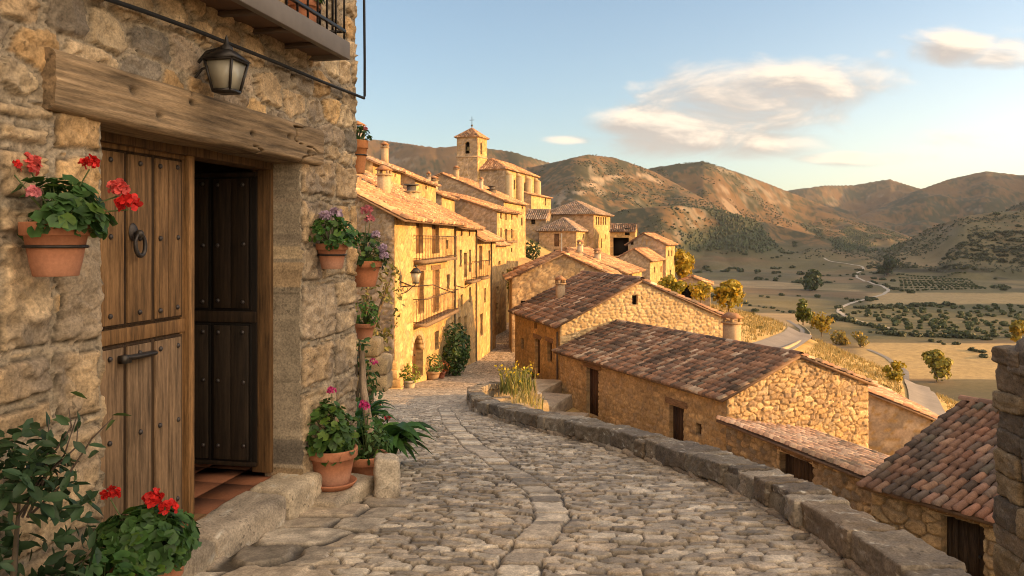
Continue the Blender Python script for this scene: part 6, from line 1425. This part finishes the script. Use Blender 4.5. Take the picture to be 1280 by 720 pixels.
# olive orchard right of the road
lab = 'rounded grey-green olive tree in the orchard right of the winding road'; grp = 'olive trees in the valley orchard'
prot = [shrub_proto('olive_tree', lab, 'olive tree', (.06,.083,.036), 931+k, 170, 1.0, grp, .03) for k in range(3)]
spots = []
for py in np.arange(384, 424, 3.4):
    for px in np.arange(1062, 1300, 13.0-(py-384)*-.06):
        if px < 1066+(np.interp(py, [384, 392, 400, 412, 424], [30, 12, 22, 70, 120])): continue
        q = gp(px+rs.normal(0, 4), py+rs.normal(0, 1.1), 200)
        if q is not None and q[1] > 250: spots.append((q[0], q[1], 3.3*rs.uniform(.5, 1.3)))
spots = spots[:300]; scatter(prot, spots)
# rows of young trees above it
lab = 'small dark tree in a row of the planted orchard below the tall clump'; grp = 'rows of young trees in the upper orchard'
prot = [shrub_proto('orchard_tree', lab, 'tree', (.055,.075,.03), 941+k, 90, .9, grp, .02, .22) for k in range(2)]
A_, B_, C_, D_ = [gp(*q, 250)[:2] for q in ((1125,343), (1205,341.5), (1128,364), (1232,361))]
spots = []
for i in range(9):
    for j in range(18):
        p_ = (A_*(1-i/8)+C_*(i/8))*(1-j/17)+(B_*(1-i/8)+D_*(i/8))*(j/17); spots.append((p_[0]+rs.normal(0, .5), p_[1]+rs.normal(0, .7), 2.9*rs.uniform(.85, 1.15)))
scatter(prot, spots)
# hedgerow bushes along field banks, and scrub on the right hill
lab = 'dark bush on the banks between the valley fields'; grp = 'bushes along the field banks'
prot = [shrub_proto('field_bush', lab, 'bush', (.048,.062,.028), 951+k, 130, .75, grp, .04, .2) for k in range(3)]
X = rs.uniform(-100, 1500, 60000); Y = np.exp(rs.uniform(math.log(300), math.log(2200), 60000)); bb = 640+1000*X/Y
e, i, j, du, dv = field_cells(X, Y); ok = (e < .06) & (bb > 770) & (bb < 1330) & (fbm(X/70, Y/70, 351, 2) > .52) & (np.hypot(X-15, Y-70) > 330)
Xk, Yk = X[ok], Y[ok]; n = min(230, len(Xk)); spots = [(Xk[k], Yk[k], np.clip(Yk[k]/230, 2.0, 6)*rs.uniform(.6, 1.5)) for k in range(n)]
for (px, py, s) in ((1005,352,3),(1012,353,2.6),(952,371,3.2),(960,372,2.6),(945,342,3.4),(1043,352,2.5),(1064,350,4),(1068,346,4.5),(1078,339,3),(1050,333,3.4),(1030,331,3.2),(1092,349,6),(1103,350,7),(1117,352,6),(1092,384,4),(1102,385,4.5),(1112,386,4),(1060,395,3),(1073,391,3.4),(1045,399,3.6),(1052,401,4),(1062,402,4.2),(1073,404,3.6),(1040,404,3.4),(1098,417,2.4),(1108,418,2.8),(1088,416,2.4),(1120,419,2.2),(1130,417,2.6)):
    q = gp(px, py, 240)
    if q is not None: spots.append((q[0], q[1], s))
for (a, c, n, s) in (((1072,386),(1195,381.5),20,5.0),((1040,398),(1118,415),16,4.4),((1020,346),(1120,342),10,5.0),((1088,352),(1128,366),8,5.5),((930,380),(1010,395),9,3.2),((1110,419),(1240,424),14,4.2)):
    for k in range(n):
        q = gp(a[0]+(c[0]-a[0])*k/n+rs.normal(0, 2), a[1]+(c[1]-a[1])*k/n+rs.normal(0, .5), 240)
        if q is not None: spots.append((q[0], q[1], s*rs.uniform(.6, 1.25)))
scatter(prot, spots[-300:])
lab = 'dark scrub bush dotted over the low hill on the right'; grp = 'scrub on the low right hill'
prot = [shrub_proto('scrub_bush', lab, 'bush', (.055,.062,.030), 961+k, 90, .7, grp, .03, .24) for k in range(3)]
spots = []
while len(spots) < 300:
    px = rs.uniform(1085, 1330); py = rs.uniform(262, 338); q = gp(px, py, 400, n=260)
    if q is None or q[1] > 1700: continue
    if fbm(np.array([q[0]/90]), np.array([q[1]/70]), 355, 3)[0] < .46: continue
    spots.append((q[0], q[1], rs.uniform(3.6, 8)))
scatter(prot, spots)
# pine woods on the lower slopes: too many to count
def woods():
    n = 60000; X = rs.uniform(-150, 2300, n); Y = rs.uniform(1450, 3500, n); Z = ground_h(X, Y); m = wood_mask(X, Y, Z); k = (m > .30+.65*rs.rand(n)); X, Y, Z = X[k][:9000], Y[k][:9000], Z[k][:9000]; n = len(X)
    h = rs.uniform(4.5, 9, n); r = h*.42; a = np.linspace(0, 2*math.pi, 6, endpoint=False)
    base = np.stack([X[:, None]+r[:, None]*np.cos(a), Y[:, None]+r[:, None]*np.sin(a), np.repeat((Z+h*.15)[:, None], 6, 1)], -1)
    mid = np.stack([X[:, None]+.85*r[:, None]*np.cos(a+.4), Y[:, None]+.85*r[:, None]*np.sin(a+.4), np.repeat((Z+h*.55)[:, None], 6, 1)], -1)
    top = np.stack([X+rs.normal(0, .4, n), Y, Z+h], -1)[:, None]
    V = np.concatenate([base, mid, top], 1); i = np.arange(n)[:, None]*13; Q = []; T = []
    for q in range(6): Q.append(np.concatenate([i+q, i+(q+1) % 6, i+6+(q+1) % 6, i+6+q], 1)); T.append(np.concatenate([i+6+q, i+6+(q+1) % 6, i+12], 1))
    c = np.array((.045,.060,.026))*rs.uniform(.6, 1.5, (n, 1)); b = B(); b.add(V.reshape(-1, 3), np.concatenate(Q), np.concatenate(T), np.repeat(c[:, None], 13, 1).reshape(-1, 3))
    o = b.build('pine_wood', M['leaf']); tag(o, 'dark pine woods covering the lower slopes of the middle hills', 'woods', kind='stuff')
woods()
def far_scrub():
    b = B(); n = 40000; X = rs.uniform(300, 1500, n); Y = rs.uniform(900, 2000, n); bb = 640+1000*X/Y; hh = ground_h(X, Y); k = (bb > 1085) & (bb < 1400) & (hh-valley_h(X, Y) > 8) & (fbm(X/60, Y/50, 357, 3) > .44)
    X, Y, Z = X[k][:2600], Y[k][:2600], hh[k][:2600]
    X2 = rs.uniform(-200, 2600, n*2); Y2 = rs.uniform(1300, 3600, n*2); h2_ = ground_h(X2, Y2); k = (640+1000*X2/Y2 > 650) & (640+1000*X2/Y2 < 1330) & (h2_-valley_h(X2, Y2) > 20) & (fbm(X2/90, Y2/110, 359, 4) > .53)
    X, Y, Z = np.concatenate([X, X2[k][:6000]]), np.concatenate([Y, Y2[k][:6000]]), np.concatenate([Z, h2_[k][:6000]])
    n = len(X); C = np.stack([X, Y, Z], -1)
    for q in range(5):
        s = rs.uniform(1.2, 2.6, n)*np.clip(Y/2200, .6, 1.15); leaves(b, C+rs.normal(0, .8, (n, 3))*s[:, None]*(1, 1, .4)+(0, 0, 1.0), rs.normal(size=(n, 3))*(.7, .7, .3)+(0, -.5, .8), s, np.array((.055,.060,.030))*rs.uniform(.6, 1.4, (n, 1)), 'quad', rs)
    o = b.build('scrub', M['leaf']); tag(o, 'dark scrub speckling the dry slopes of the hills', 'scrub', kind='stuff')
far_scrub()
# dry grass tussocks on the near hillside
def tussocks():
    n = 60000; X = rs.uniform(14, 75, n); Y = rs.uniform(34, 150, n); g = fbm(X/14, Y/14, 311, 4); k = (640+1000*X/Y > 850) & (rs.rand(n) < .4+.6*(g > .5)); RQ = np.concatenate([RQ1, RQ2])[::2]; X, Y = X[k], Y[k]; dr = np.min(np.hypot(X[:, None]-RQ[None, :, 0], Y[:, None]-RQ[None, :, 1]), 1); k = dr > 2.1; X, Y = X[k][:14000], Y[k][:14000]; Z = ground_h(X, Y); n = len(X); b = B()
    m = 7
    for q in range(m):
        a = rs.uniform(0, 6.28, n); l = rs.uniform(.18, .55, n); w = .05*rs.uniform(.7, 1.5, n); dx, dy = np.cos(a), np.sin(a); ox, oy = rs.normal(0, .12, (2, n))
        V = np.stack([np.stack([X+ox-dy*w, Y+oy+dx*w, Z-.05], -1), np.stack([X+ox+dy*w, Y+oy-dx*w, Z-.05], -1), np.stack([X+ox+dx*l*.6, Y+oy+dy*l*.6, Z+l], -1)], 1)
        c = pick(rs.rand(n), [(.42,.31,.12),(.38,.27,.10),(.46,.36,.16),(.28,.23,.08),(.22,.19,.07)])*rs.uniform(.8, 1.2, (n, 1)); b.add(V.reshape(-1, 3), None, np.arange(n*3).reshape(n, 3), np.repeat(c[:, None], 3, 1).reshape(-1, 3))
    o = b.build('dry_grass', M['leaf']); tag(o, 'dry golden grass tufts all over the sunlit hillside', 'grass', kind='stuff')
    lab = 'low brown-green bush on the sunlit hillside below the village'; grp = 'bushes on the sunlit hillside'
    prot = [shrub_proto('hillside_bush', lab, 'bush', (.14,.12,.035), 971+k, 170, .75, grp, .2, .18) for k in range(3)]
    sp = []
    while len(sp) < 70:
        x, y = rs.uniform(15, 75), rs.uniform(40, 140)
        if np.min(np.hypot(x-RQ1[:, 0], y-RQ1[:, 1])) < 3 or np.min(np.hypot(x-RQ2[:, 0], y-RQ2[:, 1])) < 3 or 640+1000*x/y < 880 or fbm(np.array([x/14]), np.array([y/14]), 311, 4)[0] < .5: continue
        sp.append((x, y, rs.uniform(.35, 1.1)))
    scatter(prot, sp)
tussocks()
# ------------------------------------------------------------------ the air
def haze():
    b = B(); b.box(-9900, 9900, -9900, 9900, -110, 1000)
    m = bpy.data.materials.new('evening air'); m.use_nodes = True; nt = m.node_tree; nt.nodes.clear()
    o = nt.nodes.new('ShaderNodeOutputMaterial'); v = nt.nodes.new('ShaderNodeVolumePrincipled')
    v.inputs['Color'].default_value = (.74, .85, 1.0, 1); v.inputs['Density'].default_value = HAZE; v.inputs['Anisotropy'].default_value = .2
    nt.links.new(v.outputs[0], o.inputs['Volume'])
    h = b.build('haze', m); tag(h, 'thin evening haze filling the valley air', 'haze', kind='stuff')
HAZE = 2.5e-5
haze()

# repeats carry a shared group
for stem_, g in (('stone_house', 'stone houses of the village'), ('hanging_geranium', 'flower pots hung on the old house'), ('potted_geranium', 'potted geraniums by the old house'), ('strap_leaf_plant', 'strap-leaved plants at the house corner'),
                 ('potted_shrub', 'potted bushes along the sunlit house'), ('small_tree', 'small trees on the hillside'), ('field_tree', 'single trees in the valley'), ('wild_weeds', 'weeds along the parapet'), ('lean_to', 'lean-to sheds by the big barn')):
    for o in bpy.data.objects:
        if o.parent is None and o.name.split('.')[0] == stem_ and 'category' in o and 'group' not in o: o['group'] = g
